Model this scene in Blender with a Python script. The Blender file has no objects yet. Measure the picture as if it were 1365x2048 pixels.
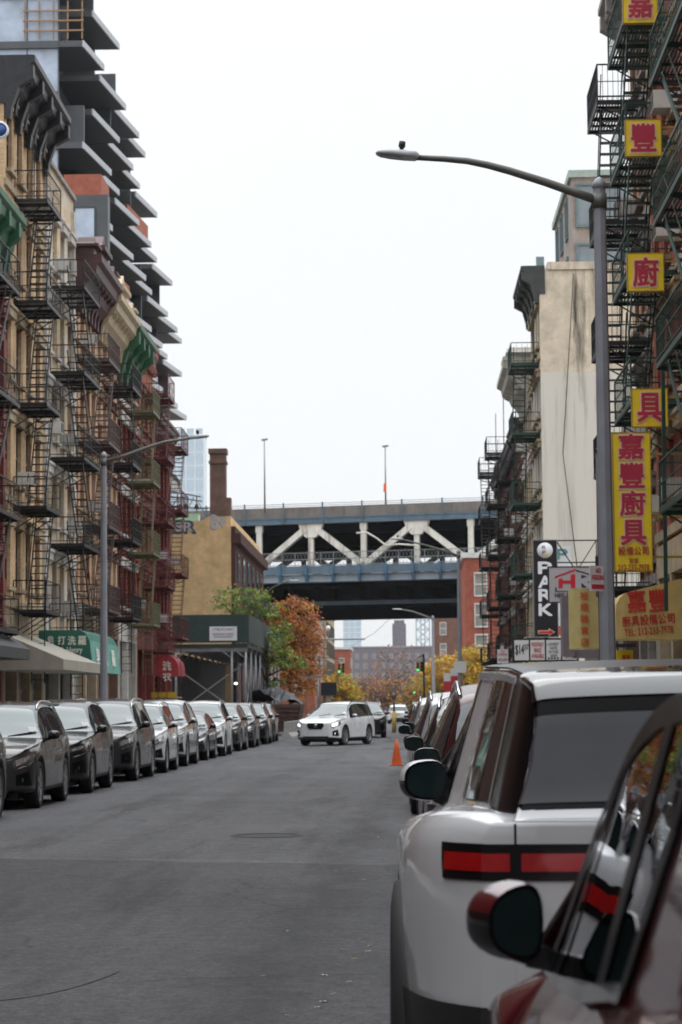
import bpy, bmesh, math, random
import numpy as np
from mathutils import Vector, Matrix
random.seed(7)
R = math.radians
S = bpy.context.scene
COL = S.collection

# ---------------------------------------------------------------- camera
EYE = 1.62
FPX = 80.0 / 36.0 * 2048.0
RHO = R(0.5)
_a, _b = (810 - 682.5) / FPX, -(1411 - 1024) / FPX
_a2 = _a * math.cos(RHO) + _b * math.sin(RHO)
_b2 = -_a * math.sin(RHO) + _b * math.cos(RHO)
TH = math.atan(-_b2)
PSI = math.atan(_a2 * math.cos(TH))
FW = Vector((-math.sin(PSI) * math.cos(TH), math.cos(PSI) * math.cos(TH), math.sin(TH)))
RT0 = Vector((math.cos(PSI), math.sin(PSI), 0))
UP0 = RT0.cross(FW)
RT = RT0 * math.cos(RHO) - UP0 * math.sin(RHO)
UP = RT0 * math.sin(RHO) + UP0 * math.cos(RHO)
cam_d = bpy.data.cameras.new("camera")
cam = bpy.data.objects.new("camera", cam_d)
COL.objects.link(cam)
cam.matrix_world = Matrix(((RT.x, UP.x, -FW.x, 0), (RT.y, UP.y, -FW.y, 0), (RT.z, UP.z, -FW.z, EYE), (0, 0, 0, 1)))
cam_d.lens = 80
cam_d.sensor_width = 36
cam_d.sensor_fit = 'AUTO'
cam_d.clip_start = 0.1
cam_d.clip_end = 6000
cam_d.dof.use_dof = True
cam_d.dof.focus_distance = 17.0
cam_d.dof.aperture_fstop = 6.8
S.camera = cam

# ---------------------------------------------------------------- overcast sky, soft sun, exposure
W = bpy.data.worlds.new("World")
S.world = W
W.use_nodes = True
wn, wl = W.node_tree.nodes, W.node_tree.links
wn.clear()
SUN_EL, SUN_AZ = R(58), R(-20)
wout = wn.new('ShaderNodeOutputWorld')
bg = wn.new('ShaderNodeBackground')
sky = wn.new('ShaderNodeTexSky')
sky.sky_type = 'NISHITA'
sky.sun_disc = False
sky.sun_elevation = SUN_EL
sky.sun_rotation = SUN_AZ
sky.air_density = 1.0
sky.dust_density = 4.0
tc = wn.new('ShaderNodeTexCoord')
sp = wn.new('ShaderNodeSeparateXYZ')
wl.new(tc.outputs['Generated'], sp.inputs[0])
cr = wn.new('ShaderNodeValToRGB')          # cloud deck: brightest overhead, as under a real overcast
e = cr.color_ramp.elements
e[0].position = 0.0; e[0].color = (0.78, 0.80, 0.82, 1)
e[1].position = 1.0; e[1].color = (2.9, 3.0, 3.12, 1)
m1 = cr.color_ramp.elements.new(0.10); m1.color = (0.865, 0.885, 0.905, 1)
m2 = cr.color_ramp.elements.new(0.32); m2.color = (0.905, 0.92, 0.935, 1)
m3 = cr.color_ramp.elements.new(0.46); m3.color = (1.3, 1.34, 1.39, 1)
wl.new(sp.outputs['Z'], cr.inputs[0])
nz = wn.new('ShaderNodeTexNoise'); nz.inputs['Scale'].default_value = 2.2; nz.inputs['Detail'].default_value = 4
wl.new(tc.outputs['Generated'], nz.inputs['Vector'])
mr = wn.new('ShaderNodeMapRange'); mr.inputs['To Min'].default_value = 0.955; mr.inputs['To Max'].default_value = 1.045
wl.new(nz.outputs['Fac'], mr.inputs['Value'])
ml = wn.new('ShaderNodeMix'); ml.data_type = 'RGBA'; ml.blend_type = 'MULTIPLY'; ml.inputs[0].default_value = 1
wl.new(cr.outputs[0], ml.inputs[6]); wl.new(mr.outputs[0], ml.inputs[7])
sk = wn.new('ShaderNodeMix'); sk.data_type = 'RGBA'; sk.blend_type = 'ADD'; sk.inputs[0].default_value = 0.008
wl.new(ml.outputs[2], sk.inputs[6]); wl.new(sky.outputs[0], sk.inputs[7])
wl.new(sk.outputs[2], bg.inputs['Color'])
bg.inputs['Strength'].default_value = 1.0
wl.new(bg.outputs[0], wout.inputs[0])
sd = bpy.data.lights.new("sun", 'SUN')
sd.energy = 0.55
sd.angle = R(35)
sd.color = (1, 0.97, 0.93)
so = bpy.data.objects.new("sun", sd)
COL.objects.link(so)
so.rotation_euler = (R(90) - SUN_EL, 0, R(180) - SUN_AZ)
S.view_settings.view_transform = 'Standard'
S.view_settings.look = 'None'
S.view_settings.exposure = 0.1
S.view_settings.gamma = 1.0
S.render.engine = 'CYCLES'
S.cycles.max_bounces = 6
S.cycles.transparent_max_bounces = 12
S.cycles.use_denoising = True
S.cycles.filter_width = 1.6


def at(px, py, Y):
    """point on the ray through photo pixel (px, py) at street depth Y"""
    d = FW * FPX + RT * (px - 682.5) - UP * (py - 1024)
    s = Y / d.y
    return Vector((d.x * s, Y, EYE + d.z * s))


# ---------------------------------------------------------------- materials
MC = {}


def _new(name):
    m = bpy.data.materials.new(name)
    m.use_nodes = True
    n = m.node_tree.nodes
    return m, n, m.node_tree.links, n['Principled BSDF']


def lin(h):
    if isinstance(h, str):
        v = [int(h[i:i + 2], 16) / 255 for i in (0, 2, 4)]
        return tuple(c / 12.92 if c <= .04045 else ((c + .055) / 1.055) ** 2.4 for c in v)
    return h


def mat(name, col, rough=.6, metal=0., var=.18, scale=2.5, bump=0., coat=0., spec=.5, stint=None, streak=0., ior=1.5, emit=0., alpha=1., grime=None):
    """procedural paint / metal / stone: base colour broken up by noise; streak = rain-washed dirt running down"""
    if name in MC:
        return MC[name]
    col = lin(col)
    m, n, l, p = _new(name)
    p.inputs['Roughness'].default_value = rough
    p.inputs['Metallic'].default_value = metal
    p.inputs['IOR'].default_value = ior
    p.inputs['Specular IOR Level'].default_value = spec
    if stint: p.inputs['Specular Tint'].default_value = stint + (1,)
    p.inputs['Coat Weight'].default_value = coat
    p.inputs['Coat Roughness'].default_value = .04
    t = n.new('ShaderNodeTexCoord')
    no = n.new('ShaderNodeTexNoise')
    no.inputs['Scale'].default_value = scale
    no.inputs['Detail'].default_value = 6
    no.inputs['Roughness'].default_value = .62
    l.new(t.outputs['Object'], no.inputs['Vector'])
    r = n.new('ShaderNodeValToRGB')
    r.color_ramp.elements[0].position = .3
    r.color_ramp.elements[1].position = .7
    r.color_ramp.elements[0].color = tuple(c * (1 - var) for c in col) + (1,)
    r.color_ramp.elements[1].color = tuple(min(1, c * (1 + var)) for c in col) + (1,)
    l.new(no.outputs['Fac'], r.inputs[0])
    out = r.outputs[0]
    if streak > 0:
        mp = n.new('ShaderNodeMapping'); mp.inputs['Scale'].default_value = (1.6, 1.6, .16)
        l.new(t.outputs['Object'], mp.inputs['Vector'])
        n2 = n.new('ShaderNodeTexNoise'); n2.inputs['Scale'].default_value = 1.3; n2.inputs['Detail'].default_value = 8; n2.inputs['Roughness'].default_value = .7
        l.new(mp.outputs[0], n2.inputs['Vector'])
        r2 = n.new('ShaderNodeMapRange'); r2.inputs['From Min'].default_value = .5; r2.inputs['From Max'].default_value = .72
        r2.inputs['To Max'].default_value = streak
        l.new(n2.outputs['Fac'], r2.inputs['Value'])
        mx = n.new('ShaderNodeMix'); mx.data_type = 'RGBA'
        l.new(r2.outputs[0], mx.inputs[0]); l.new(out, mx.inputs[6])
        mx.inputs[7].default_value = (lin(grime) if grime else tuple(c * .3 for c in col)) + (1,)
        out = mx.outputs[2]
    l.new(out, p.inputs['Base Color'])
    if emit:
        l.new(out, p.inputs['Emission Color']); p.inputs['Emission Strength'].default_value = emit
    if bump:
        b = n.new('ShaderNodeBump'); b.inputs['Strength'].default_value = bump; b.inputs['Distance'].default_value = .02
        n3 = n.new('ShaderNodeTexNoise'); n3.inputs['Scale'].default_value = scale * 9; n3.inputs['Detail'].default_value = 5
        l.new(t.outputs['Object'], n3.inputs['Vector'])
        l.new(n3.outputs['Fac'], b.inputs['Height']); l.new(b.outputs[0], p.inputs['Normal'])
    rr = n.new('ShaderNodeMapRange'); rr.inputs['To Min'].default_value = max(.01, rough - .08); rr.inputs['To Max'].default_value = min(1, rough + .08)
    if rough > .12:
        l.new(no.outputs['Fac'], rr.inputs['Value']); l.new(rr.outputs[0], p.inputs['Roughness'])
    MC[name] = m
    return m


def brick(name, c1, c2, mortar, scale=1., streak=.35, paint=None, pz=None, rough=.85, grime='3a3530', patch=None, k=1.55, topz=None):
    """brick laid in real courses on any upright wall (u = x + y, v = z), with worn mortar and dirt"""
    if name in MC:
        return MC[name]
    m, n, l, p = _new(name)
    p.inputs['Roughness'].default_value = rough
    p.inputs['Specular IOR Level'].default_value = .25
    t = n.new('ShaderNodeTexCoord')
    s = n.new('ShaderNodeSeparateXYZ'); l.new(t.outputs['Object'], s.inputs[0])
    ad = n.new('ShaderNodeMath'); l.new(s.outputs[0], ad.inputs[0]); l.new(s.outputs[1], ad.inputs[1])
    c = n.new('ShaderNodeCombineXYZ'); l.new(ad.outputs[0], c.inputs[0]); l.new(s.outputs[2], c.inputs[1])
    b = n.new('ShaderNodeTexBrick')
    b.inputs['Scale'].default_value = 4.6 * scale
    b.inputs['Mortar Size'].default_value = .012
    b.inputs['Bias'].default_value = -.1
    b.inputs['Color1'].default_value = tuple(min(.8, k * v) for v in lin(c1)) + (1,)
    b.inputs['Color2'].default_value = tuple(min(.8, k * v) for v in lin(c2)) + (1,)
    b.inputs['Mortar'].default_value = lin(mortar) + (1,)
    b.inputs['Row Height'].default_value = .3
    l.new(c.outputs[0], b.inputs['Vector'])
    no = n.new('ShaderNodeTexNoise'); no.inputs['Scale'].default_value = 1.1; no.inputs['Detail'].default_value = 7; no.inputs['Roughness'].default_value = .66
    l.new(t.outputs['Object'], no.inputs['Vector'])
    mr_ = n.new('ShaderNodeMapRange'); mr_.inputs['From Min'].default_value = .3; mr_.inputs['From Max'].default_value = .7
    mr_.inputs['To Min'].default_value = .7; mr_.inputs['To Max'].default_value = 1.22
    l.new(no.outputs['Fac'], mr_.inputs['Value'])
    mu = n.new('ShaderNodeMix'); mu.data_type = 'RGBA'; mu.blend_type = 'MULTIPLY'; mu.inputs[0].default_value = 1
    l.new(b.outputs['Color'], mu.inputs[6]); l.new(mr_.outputs[0], mu.inputs[7])
    out = mu.outputs[2]
    if patch:      # blotches of another colour: peeling paint, exposed brick
        n4 = n.new('ShaderNodeTexNoise'); n4.inputs['Scale'].default_value = patch[1]; n4.inputs['Detail'].default_value = 8; n4.inputs['Roughness'].default_value = .7
        l.new(t.outputs['Object'], n4.inputs['Vector'])
        r4 = n.new('ShaderNodeMapRange'); r4.inputs['From Min'].default_value = patch[2]; r4.inputs['From Max'].default_value = patch[2] + .05
        l.new(n4.outputs['Fac'], r4.inputs['Value'])
        m4 = n.new('ShaderNodeMix'); m4.data_type = 'RGBA'
        l.new(r4.outputs[0], m4.inputs[0]); l.new(out, m4.inputs[6]); m4.inputs[7].default_value = lin(patch[0]) + (1,)
        out = m4.outputs[2]
    if paint:      # painted below height pz
        gt = n.new('ShaderNodeMath'); gt.operation = 'LESS_THAN'; gt.inputs[1].default_value = pz
        l.new(s.outputs[2], gt.inputs[0])
        mp_ = n.new('ShaderNodeMix'); mp_.data_type = 'RGBA'
        l.new(gt.outputs[0], mp_.inputs[0]); l.new(out, mp_.inputs[6]); mp_.inputs[7].default_value = lin(paint) + (1,)
        out = mp_.outputs[2]
    mp2 = n.new('ShaderNodeMapping'); mp2.inputs['Scale'].default_value = (1.4, 1.4, .12)
    l.new(t.outputs['Object'], mp2.inputs['Vector'])
    n2 = n.new('ShaderNodeTexNoise'); n2.inputs['Scale'].default_value = 1.2; n2.inputs['Detail'].default_value = 8; n2.inputs['Roughness'].default_value = .72
    l.new(mp2.outputs[0], n2.inputs['Vector'])
    r2 = n.new('ShaderNodeMapRange'); r2.inputs['From Min'].default_value = .5; r2.inputs['From Max'].default_value = .7; r2.inputs['To Max'].default_value = streak
    l.new(n2.outputs['Fac'], r2.inputs['Value'])
    mx = n.new('ShaderNodeMix'); mx.data_type = 'RGBA'
    fac = r2.outputs[0]
    if topz:       # soot runs down from the parapet and thins out below
        rz = n.new('ShaderNodeMapRange'); l.new(s.outputs[2], rz.inputs['Value'])
        for nm_, v_ in zip(('From Min', 'From Max', 'To Min', 'To Max'), topz): rz.inputs[nm_].default_value = v_
        mz = n.new('ShaderNodeMath'); mz.operation = 'MULTIPLY'; mz.use_clamp = True; l.new(fac, mz.inputs[0]); l.new(rz.outputs[0], mz.inputs[1]); fac = mz.outputs[0]
    l.new(fac, mx.inputs[0]); l.new(out, mx.inputs[6]); mx.inputs[7].default_value = lin(grime) + (1,)
    l.new(mx.outputs[2], p.inputs['Base Color'])
    bp = n.new('ShaderNodeBump'); bp.inputs['Strength'].default_value = .5; bp.inputs['Distance'].default_value = .012
    l.new(b.outputs['Fac'], bp.inputs['Height']); bp.invert = True
    l.new(bp.outputs[0], p.inputs['Normal'])
    MC[name] = m
    return m


def glass_dark(name, col, rough=.03, ior=1.9):
    return mat(name, col, rough=rough, var=.25, scale=.8, ior=ior, spec=.5)


def clear_glass(name, tint, ior=1.5, rough=.0):
    """thin tinted pane: lets things behind show, mirrors by Fresnel"""
    if name in MC:
        return MC[name]
    m, n, l, p = _new(name)
    n.remove(p)
    o = n['Material Output']
    tr = n.new('ShaderNodeBsdfTransparent'); tr.inputs[0].default_value = lin(tint) + (1,)
    gl = n.new('ShaderNodeBsdfGlossy'); gl.inputs['Roughness'].default_value = rough; gl.inputs[0].default_value = (.95, .97, 1, 1)
    fr = n.new('ShaderNodeFresnel'); fr.inputs[0].default_value = ior
    mx = n.new('ShaderNodeMixShader')
    l.new(fr.outputs[0], mx.inputs[0]); l.new(tr.outputs[0], mx.inputs[1]); l.new(gl.outputs[0], mx.inputs[2])
    l.new(mx.outputs[0], o.inputs[0])
    MC[name] = m
    return m


# ---------------------------------------------------------------- mesh builder
class MB:
    def __init__(s):
        s.v = []; s.f = []; s.mi = []; s.cur = 0; s.sm = []

    def q(s, *pts, smooth=False):
        i = len(s.v)
        s.v += [tuple(p) for p in pts]
        s.f.append(tuple(range(i, i + len(pts)))); s.mi.append(s.cur); s.sm.append(smooth)
        return s

    def box(s, x0, x1, y0, y1, z0, z1):
        if x0 > x1: x0, x1 = x1, x0
        if y0 > y1: y0, y1 = y1, y0
        if z0 > z1: z0, z1 = z1, z0
        i = len(s.v)
        s.v += [(x0, y0, z0), (x1, y0, z0), (x1, y1, z0), (x0, y1, z0), (x0, y0, z1), (x1, y0, z1), (x1, y1, z1), (x0, y1, z1)]
        for f in ((3, 2, 1, 0), (4, 5, 6, 7), (0, 1, 5, 4), (1, 2, 6, 5), (2, 3, 7, 6), (3, 0, 4, 7)):
            s.f.append(tuple(i + k for k in f)); s.mi.append(s.cur); s.sm.append(False)
        return s

    def bar(s, p, q, a, b=None, up=(0, 0, 1)):
        """rectangular bar from p to q, a wide, b high"""
        b = b or a
        p, q = Vector(p), Vector(q)
        d = (q - p)
        if d.length < 1e-6: return s
        d.normalize()
        u = Vector(up)
        if abs(d.dot(u)) > .95: u = Vector((1, 0, 0))
        r = d.cross(u).normalized() * a / 2
        u = r.cross(d).normalized() * b / 2
        i = len(s.v)
        for c in (p, q):
            s.v += [tuple(c - r - u), tuple(c + r - u), tuple(c + r + u), tuple(c - r + u)]
        for f in ((0, 1, 2, 3), (7, 6, 5, 4), (0, 4, 5, 1), (1, 5, 6, 2), (2, 6, 7, 3), (3, 7, 4, 0)):
            s.f.append(tuple(i + k for k in f)); s.mi.append(s.cur); s.sm.append(False)
        return s

    def tube(s, pts, rad, n=10, cap=True, smooth=True):
        pts = [Vector(p) for p in pts]
        if not hasattr(rad, '__len__'): rad = [rad] * len(pts)
        base = len(s.v)
        pr = None
        for k, p in enumerate(pts):
            d = (pts[min(k + 1, len(pts) - 1)] - pts[max(k - 1, 0)]).normalized()
            if pr is None:
                u = Vector((0, 0, 1)) if abs(d.z) < .9 else Vector((1, 0, 0))
                pr = d.cross(u).normalized()
            else:
                pr = (pr - d * pr.dot(d)).normalized()
            w = d.cross(pr)
            for j in range(n):
                t = 2 * math.pi * j / n
                s.v.append(tuple(p + (pr * math.cos(t) + w * math.sin(t)) * rad[k]))
        for k in range(len(pts) - 1):
            for j in range(n):
                a, b = base + k * n + j, base + k * n + (j + 1) % n
                s.f.append((a, b, b + n, a + n)); s.mi.append(s.cur); s.sm.append(smooth)
        if cap:
            s.f.append(tuple(base + j for j in reversed(range(n)))); s.mi.append(s.cur); s.sm.append(False)
            e_ = base + (len(pts) - 1) * n
            s.f.append(tuple(e_ + j for j in range(n))); s.mi.append(s.cur); s.sm.append(False)
        return s

    def prism(s, poly, axis, a0, a1):
        """polygon [(u,v)] extruded along axis: 'x' -> (u=y,v=z), 'y' -> (u=x,v=z), 'z' -> (u=x,v=y)"""
        def P(u, v, a):
            return (a, u, v) if axis == 'x' else ((u, a, v) if axis == 'y' else (u, v, a))
        i = len(s.v); n = len(poly)
        s.v += [P(u, v, a0) for u, v in poly] + [P(u, v, a1) for u, v in poly]
        s.f.append(tuple(i + k for k in range(n))); s.f.append(tuple(i + n + k for k in reversed(range(n))))
        s.mi += [s.cur] * 2; s.sm += [False] * 2
        for k in range(n):
            s.f.append((i + k, i + (k + 1) % n, i + n + (k + 1) % n, i + n + k)); s.mi.append(s.cur); s.sm.append(False)
        return s

    def grid(s, P, smooth=True, close=False):
        """P[r][c] grid of points"""
        i = len(s.v); nr, nc = len(P), len(P[0])
        for r in P:
            s.v += [tuple(p) for p in r]
        for r in range(nr - 1):
            for c in range(nc - 1):
                a = i + r * nc + c
                s.f.append((a, a + 1, a + nc + 1, a + nc)); s.mi.append(s.cur); s.sm.append(smooth)
        return s

    def lathe(s, prof, c=(0, 0, 0), n=24, axis='z', smooth=True):
        """profile [(r, h)] turned round an axis through c"""
        P = []
        for r, h in prof:
            row = []
            for j in range(n + 1):
                t = 2 * math.pi * j / n
                a, b = r * math.cos(t), r * math.sin(t)
                row.append((c[0] + a, c[1] + b, c[2] + h) if axis == 'z' else ((c[0] + h, c[1] + a, c[2] + b) if axis == 'x' else (c[0] + a, c[1] + h, c[2] + b)))
            P.append(row)
        return s.grid(P, smooth)

    def mesh(s, name, mats, bevel=0.):
        me = bpy.data.meshes.new(name)
        me.from_pydata(s.v, [], s.f)
        if not isinstance(mats, (list, tuple)): mats = [mats]
        for m_ in mats: me.materials.append(m_)
        me.polygons.foreach_set('material_index', s.mi)
        me.polygons.foreach_set('use_smooth', s.sm)
        bm = bmesh.new(); bm.from_mesh(me)
        bmesh.ops.remove_doubles(bm, verts=bm.verts, dist=1e-5)
        bmesh.ops.recalc_face_normals(bm, faces=bm.faces)
        bm.to_mesh(me); bm.free()
        me.update()
        return me

    def build(s, name, mats, parent=None, loc=None, rotz=0.):
        return link(name, s.mesh(name, mats), parent, loc, rotz)


def link(name, me, parent=None, loc=None, rotz=0.):
    o = bpy.data.objects.new(name, me)
    COL.objects.link(o)
    if parent: o.parent = parent
    if loc is not None: o.location = loc
    if rotz: o.rotation_euler = (0, 0, rotz)
    return o


def tag(o, label=None, cat=None, group=None, kind=None):
    if label: o['label'] = label
    if cat: o['category'] = cat
    if group: o['group'] = group
    if kind: o['kind'] = kind
    return o


def thing(name, label, cat, loc=(0, 0, 0), rotz=0., group=None):
    o = bpy.data.objects.new(name, None)
    COL.objects.link(o)
    o.location = loc; o.rotation_euler = (0, 0, rotz)
    o.empty_display_size = .2
    return tag(o, label, cat, group)


def copy_tree(o, parent=None):
    c = o.copy(); COL.objects.link(c)
    if parent: c.parent = parent
    for ch in list(o.children): copy_tree(ch, c)
    return c


TXC = {}


def text_mesh(body, w, h, mats, bold=0., depth=.006, shear=0., keep=False):
    """lettering fitted to w x h, centred on the origin in the XZ plane, reading from -y"""
    cu = bpy.data.curves.new('lettering', 'FONT')
    cu.body = body; cu.size = 1; cu.align_x = 'CENTER'; cu.extrude = 0.02; cu.shear = shear
    cu.resolution_u = 3; cu.space_line = .95
    o = bpy.data.objects.new('lettering', cu)
    COL.objects.link(o)
    dg = bpy.context.evaluated_depsgraph_get()
    me = bpy.data.meshes.new_from_object(o.evaluated_get(dg))
    bpy.data.objects.remove(o); bpy.data.curves.remove(cu)
    n = len(me.vertices)
    if not n: return me
    co = np.empty(n * 3, 'f'); me.vertices.foreach_get('co', co); co = co.reshape(-1, 3)
    mn, mx_ = co.min(0), co.max(0)
    sx = w / max(1e-6, mx_[0] - mn[0]); sz = h / max(1e-6, mx_[1] - mn[1])
    if keep: sx = sz = min(sx, sz)
    new = np.empty_like(co)
    new[:, 0] = (co[:, 0] - (mn[0] + mx_[0]) / 2) * sx
    new[:, 2] = (co[:, 1] - (mn[1] + mx_[1]) / 2) * sz
    new[:, 1] = -(co[:, 2] / .02) * depth / 2
    if bold > 0:          # heavier strokes: the same outline laid a few times side by side
        d = bold * min(sx, sz)
        nv, ff = len(new), [tuple(p.vertices) for p in me.polygons]
        V, F = [], []
        for k, (ox, oz) in enumerate(((0, 0), (d, 0), (-d, 0), (0, d), (0, -d), (.7 * d, .7 * d), (-.7 * d, .7 * d), (.7 * d, -.7 * d), (-.7 * d, -.7 * d))):
            q = new.copy(); q[:, 0] += ox; q[:, 2] += oz; q[:, 1] -= k * .00035
            V += q.tolist(); F += [tuple(i + k * nv for i in f) for f in ff]
        me = bpy.data.meshes.new('lettering'); me.from_pydata(V, [], F)
    else:
        me.vertices.foreach_set('co', new.ravel())
    me.materials.clear()
    me.materials.append(mats)
    me.update()
    return me


def lettering(name, body, x, y, z, w, h, m, parent, bold=0., rot=None, keep=False, shear=0.):
    o = link(name, text_mesh(body, w, h, m, bold, keep=keep, shear=shear), parent, (x, y, z))
    if rot: o.rotation_euler = rot
    return o
# ================================================================ ground, road, pavements
def asphalt():
    m, n, l, p = _new('asphalt')
    p.inputs['Roughness'].default_value = .86
    p.inputs['Specular IOR Level'].default_value = .35
    t = n.new('ShaderNodeTexCoord')
    s = n.new('ShaderNodeSeparateXYZ'); l.new(t.outputs['Object'], s.inputs[0])

    def noise(scale, det, vec=None, ro=.6):
        k = n.new('ShaderNodeTexNoise'); k.inputs['Scale'].default_value = scale; k.inputs['Detail'].default_value = det; k.inputs['Roughness'].default_value = ro
        l.new(vec or t.outputs['Object'], k.inputs['Vector']); return k.outputs['Fac']

    def rng(src, a, b, c, d):
        k = n.new('ShaderNodeMapRange'); l.new(src, k.inputs['Value'])
        for i, v in zip(('From Min', 'From Max', 'To Min', 'To Max'), (a, b, c, d)): k.inputs[i].default_value = v
        return k.outputs[0]

    def mul(a, b):
        k = n.new('ShaderNodeMath'); k.operation = 'MULTIPLY'; l.new(a, k.inputs[0])
        if isinstance(b, float): k.inputs[1].default_value = b
        else: l.new(b, k.inputs[1])
        return k.outputs[0]
    grain = mul(rng(noise(70, 3), .25, .75, .42, 1.6), rng(noise(22, 3), .3, .7, .62, 1.36))
    mid = rng(noise(6, 6), .3, .7, .76, 1.24)
    mp = n.new('ShaderNodeMapping'); mp.inputs['Scale'].default_value = (.55, .05, 1); l.new(t.outputs['Object'], mp.inputs[0])
    wear = rng(noise(2.2, 6, mp.outputs[0], .65), .3, .7, .84, 1.15)
    big = rng(noise(.3, 5), .3, .7, .84, 1.14)
    v = mul(mul(grain, mid), mul(wear, big))
    mp2 = n.new('ShaderNodeMapping'); mp2.inputs['Scale'].default_value = (1.1, .12, 1); mp2.inputs['Rotation'].default_value = (0, 0, R(6)); l.new(t.outputs['Object'], mp2.inputs[0])
    oil = rng(noise(.8, 7, mp2.outputs[0], .7), .52, .66, 1.0, .55)
    v = mul(v, oil)
    # oily wheel paths, broken up along the road
    for xc, wd_, lo_ in ((-1.15, .42, .66), (-3.9, .5, .80), (.1, .3, .8)):
        dx_ = n.new('ShaderNodeMath'); dx_.operation = 'MULTIPLY_ADD'; l.new(s.outputs[1], dx_.inputs[0]); dx_.inputs[1].default_value = -.02; dx_.inputs[2].default_value = -xc
        ax_ = n.new('ShaderNodeMath'); l.new(s.outputs[0], ax_.inputs[0]); l.new(dx_.outputs[0], ax_.inputs[1])
        aj_ = n.new('ShaderNodeMath'); l.new(ax_.outputs[0], aj_.inputs[0]); l.new(rng(noise(.9, 4), 0, 1, -.5, .5), aj_.inputs[1])
        ab_ = n.new('ShaderNodeMath'); ab_.operation = 'ABSOLUTE'; l.new(aj_.outputs[0], ab_.inputs[0])
        band = rng(ab_.outputs[0], 0, wd_, lo_, 1.0)
        v = mul(v, band)
    # fine cracks
    vo = n.new('ShaderNodeTexVoronoi'); vo.feature = 'DISTANCE_TO_EDGE'; vo.inputs['Scale'].default_value = .42
    wv = n.new('ShaderNodeMix'); wv.data_type = 'RGBA'; wv.blend_type = 'ADD'; wv.inputs[0].default_value = .35
    nc = n.new('ShaderNodeTexNoise'); nc.inputs['Scale'].default_value = 2.5; nc.inputs['Detail'].default_value = 5
    l.new(t.outputs['Object'], nc.inputs['Vector']); l.new(t.outputs['Object'], wv.inputs[6]); l.new(nc.outputs['Color'], wv.inputs[7]); l.new(wv.outputs[2], vo.inputs['Vector'])
    crk = rng(vo.outputs['Distance'], .003, .010, .62, 1.0)
    cm_ = n.new('ShaderNodeMath'); cm_.operation = 'MAXIMUM'; l.new(crk, cm_.inputs[0]); l.new(rng(noise(.35, 3), .45, .6, 1.0, .3), cm_.inputs[1])
    v = mul(v, cm_.outputs[0])
    # an old resurfacing joint: the nearer overlay is newer and darker
    wob = n.new('ShaderNodeMath'); wob.operation = 'MULTIPLY_ADD'; l.new(s.outputs[0], wob.inputs[0]); wob.inputs[1].default_value = .33
    l.new(s.outputs[1], wob.inputs[2])
    w2 = n.new('ShaderNodeMath'); w2.operation = 'ADD'; l.new(wob.outputs[0], w2.inputs[0]); l.new(rng(noise(1.3, 4), 0, 1, -.25, .25), w2.inputs[1])
    v = mul(v, rng(w2.outputs[0], 23.35, 23.5, .70, 1.0))
    edge = n.new('ShaderNodeMath'); edge.operation = 'COMPARE'; l.new(w2.outputs[0], edge.inputs[0]); edge.inputs[1].default_value = 23.55; edge.inputs[2].default_value = .14
    ed = n.new('ShaderNodeMath'); ed.operation = 'MULTIPLY_ADD'; l.new(edge.outputs[0], ed.inputs[0]); ed.inputs[1].default_value = .13; ed.inputs[2].default_value = 1.0
    v = mul(v, ed.outputs[0])
    cc = n.new('ShaderNodeMix'); cc.data_type = 'RGBA'; cc.blend_type = 'MULTIPLY'; cc.inputs[0].default_value = 1
    cc.inputs[6].default_value = (.086, .085, .090, 1)
    l.new(v, cc.inputs[7]); l.new(cc.outputs[2], p.inputs['Base Color'])
    b = n.new('ShaderNodeBump'); b.inputs['Strength'].default_value = .9; b.inputs['Distance'].default_value = .008
    l.new(noise(150, 2), b.inputs['Height']); l.new(b.outputs[0], p.inputs['Normal'])
    return m


ASPH = asphalt()
M_WALK = mat('pavement concrete', (.30, .29, .275), .85, var=.22, scale=1.2, bump=.2)
M_KERB = mat('kerb stone', (.33, .32, .31), .8, var=.2, scale=3)
M_GROUND = mat('far ground', (.16, .15, .13), .9, var=.2, scale=.02)
XL, XR = -8.1, 2.25            # kerb lines
FL, FR = -12.0, 6.1            # building lines
g = MB(); g.q((-3000, -400, -.03), (3000, -400, -.03), (3000, 4200, -.03), (-3000, 4200, -.03))
tag(g.build('ground', M_GROUND), kind='structure')
g = MB()
for a, b in ((-30, 60), (60, 260), (260, 900)):
    g.q((XL - .02, a, 0), (XR + .02, a, 0), (XR + .02, b, 0), (XL - .02, b, 0))
tag(g.build('road', ASPH), kind='structure')
for nm, x0, x1 in (('pavement', -60, XL - .18), ('pavement', XR + .18, 60)):
    g = MB(); g.box(x0, x1, -30, 205, -.02, .15)
    tag(g.build(nm, M_WALK), kind='structure')
for nm, x0, x1 in (('kerb', XL - .18, XL), ('kerb', XR, XR + .18)):
    g = MB()
    for k in range(-10, 68): g.box(x0, x1, k * 3 + .01, k * 3 + 2.99, -.02, .155)
    tag(g.build(nm, M_KERB), kind='structure')
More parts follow.
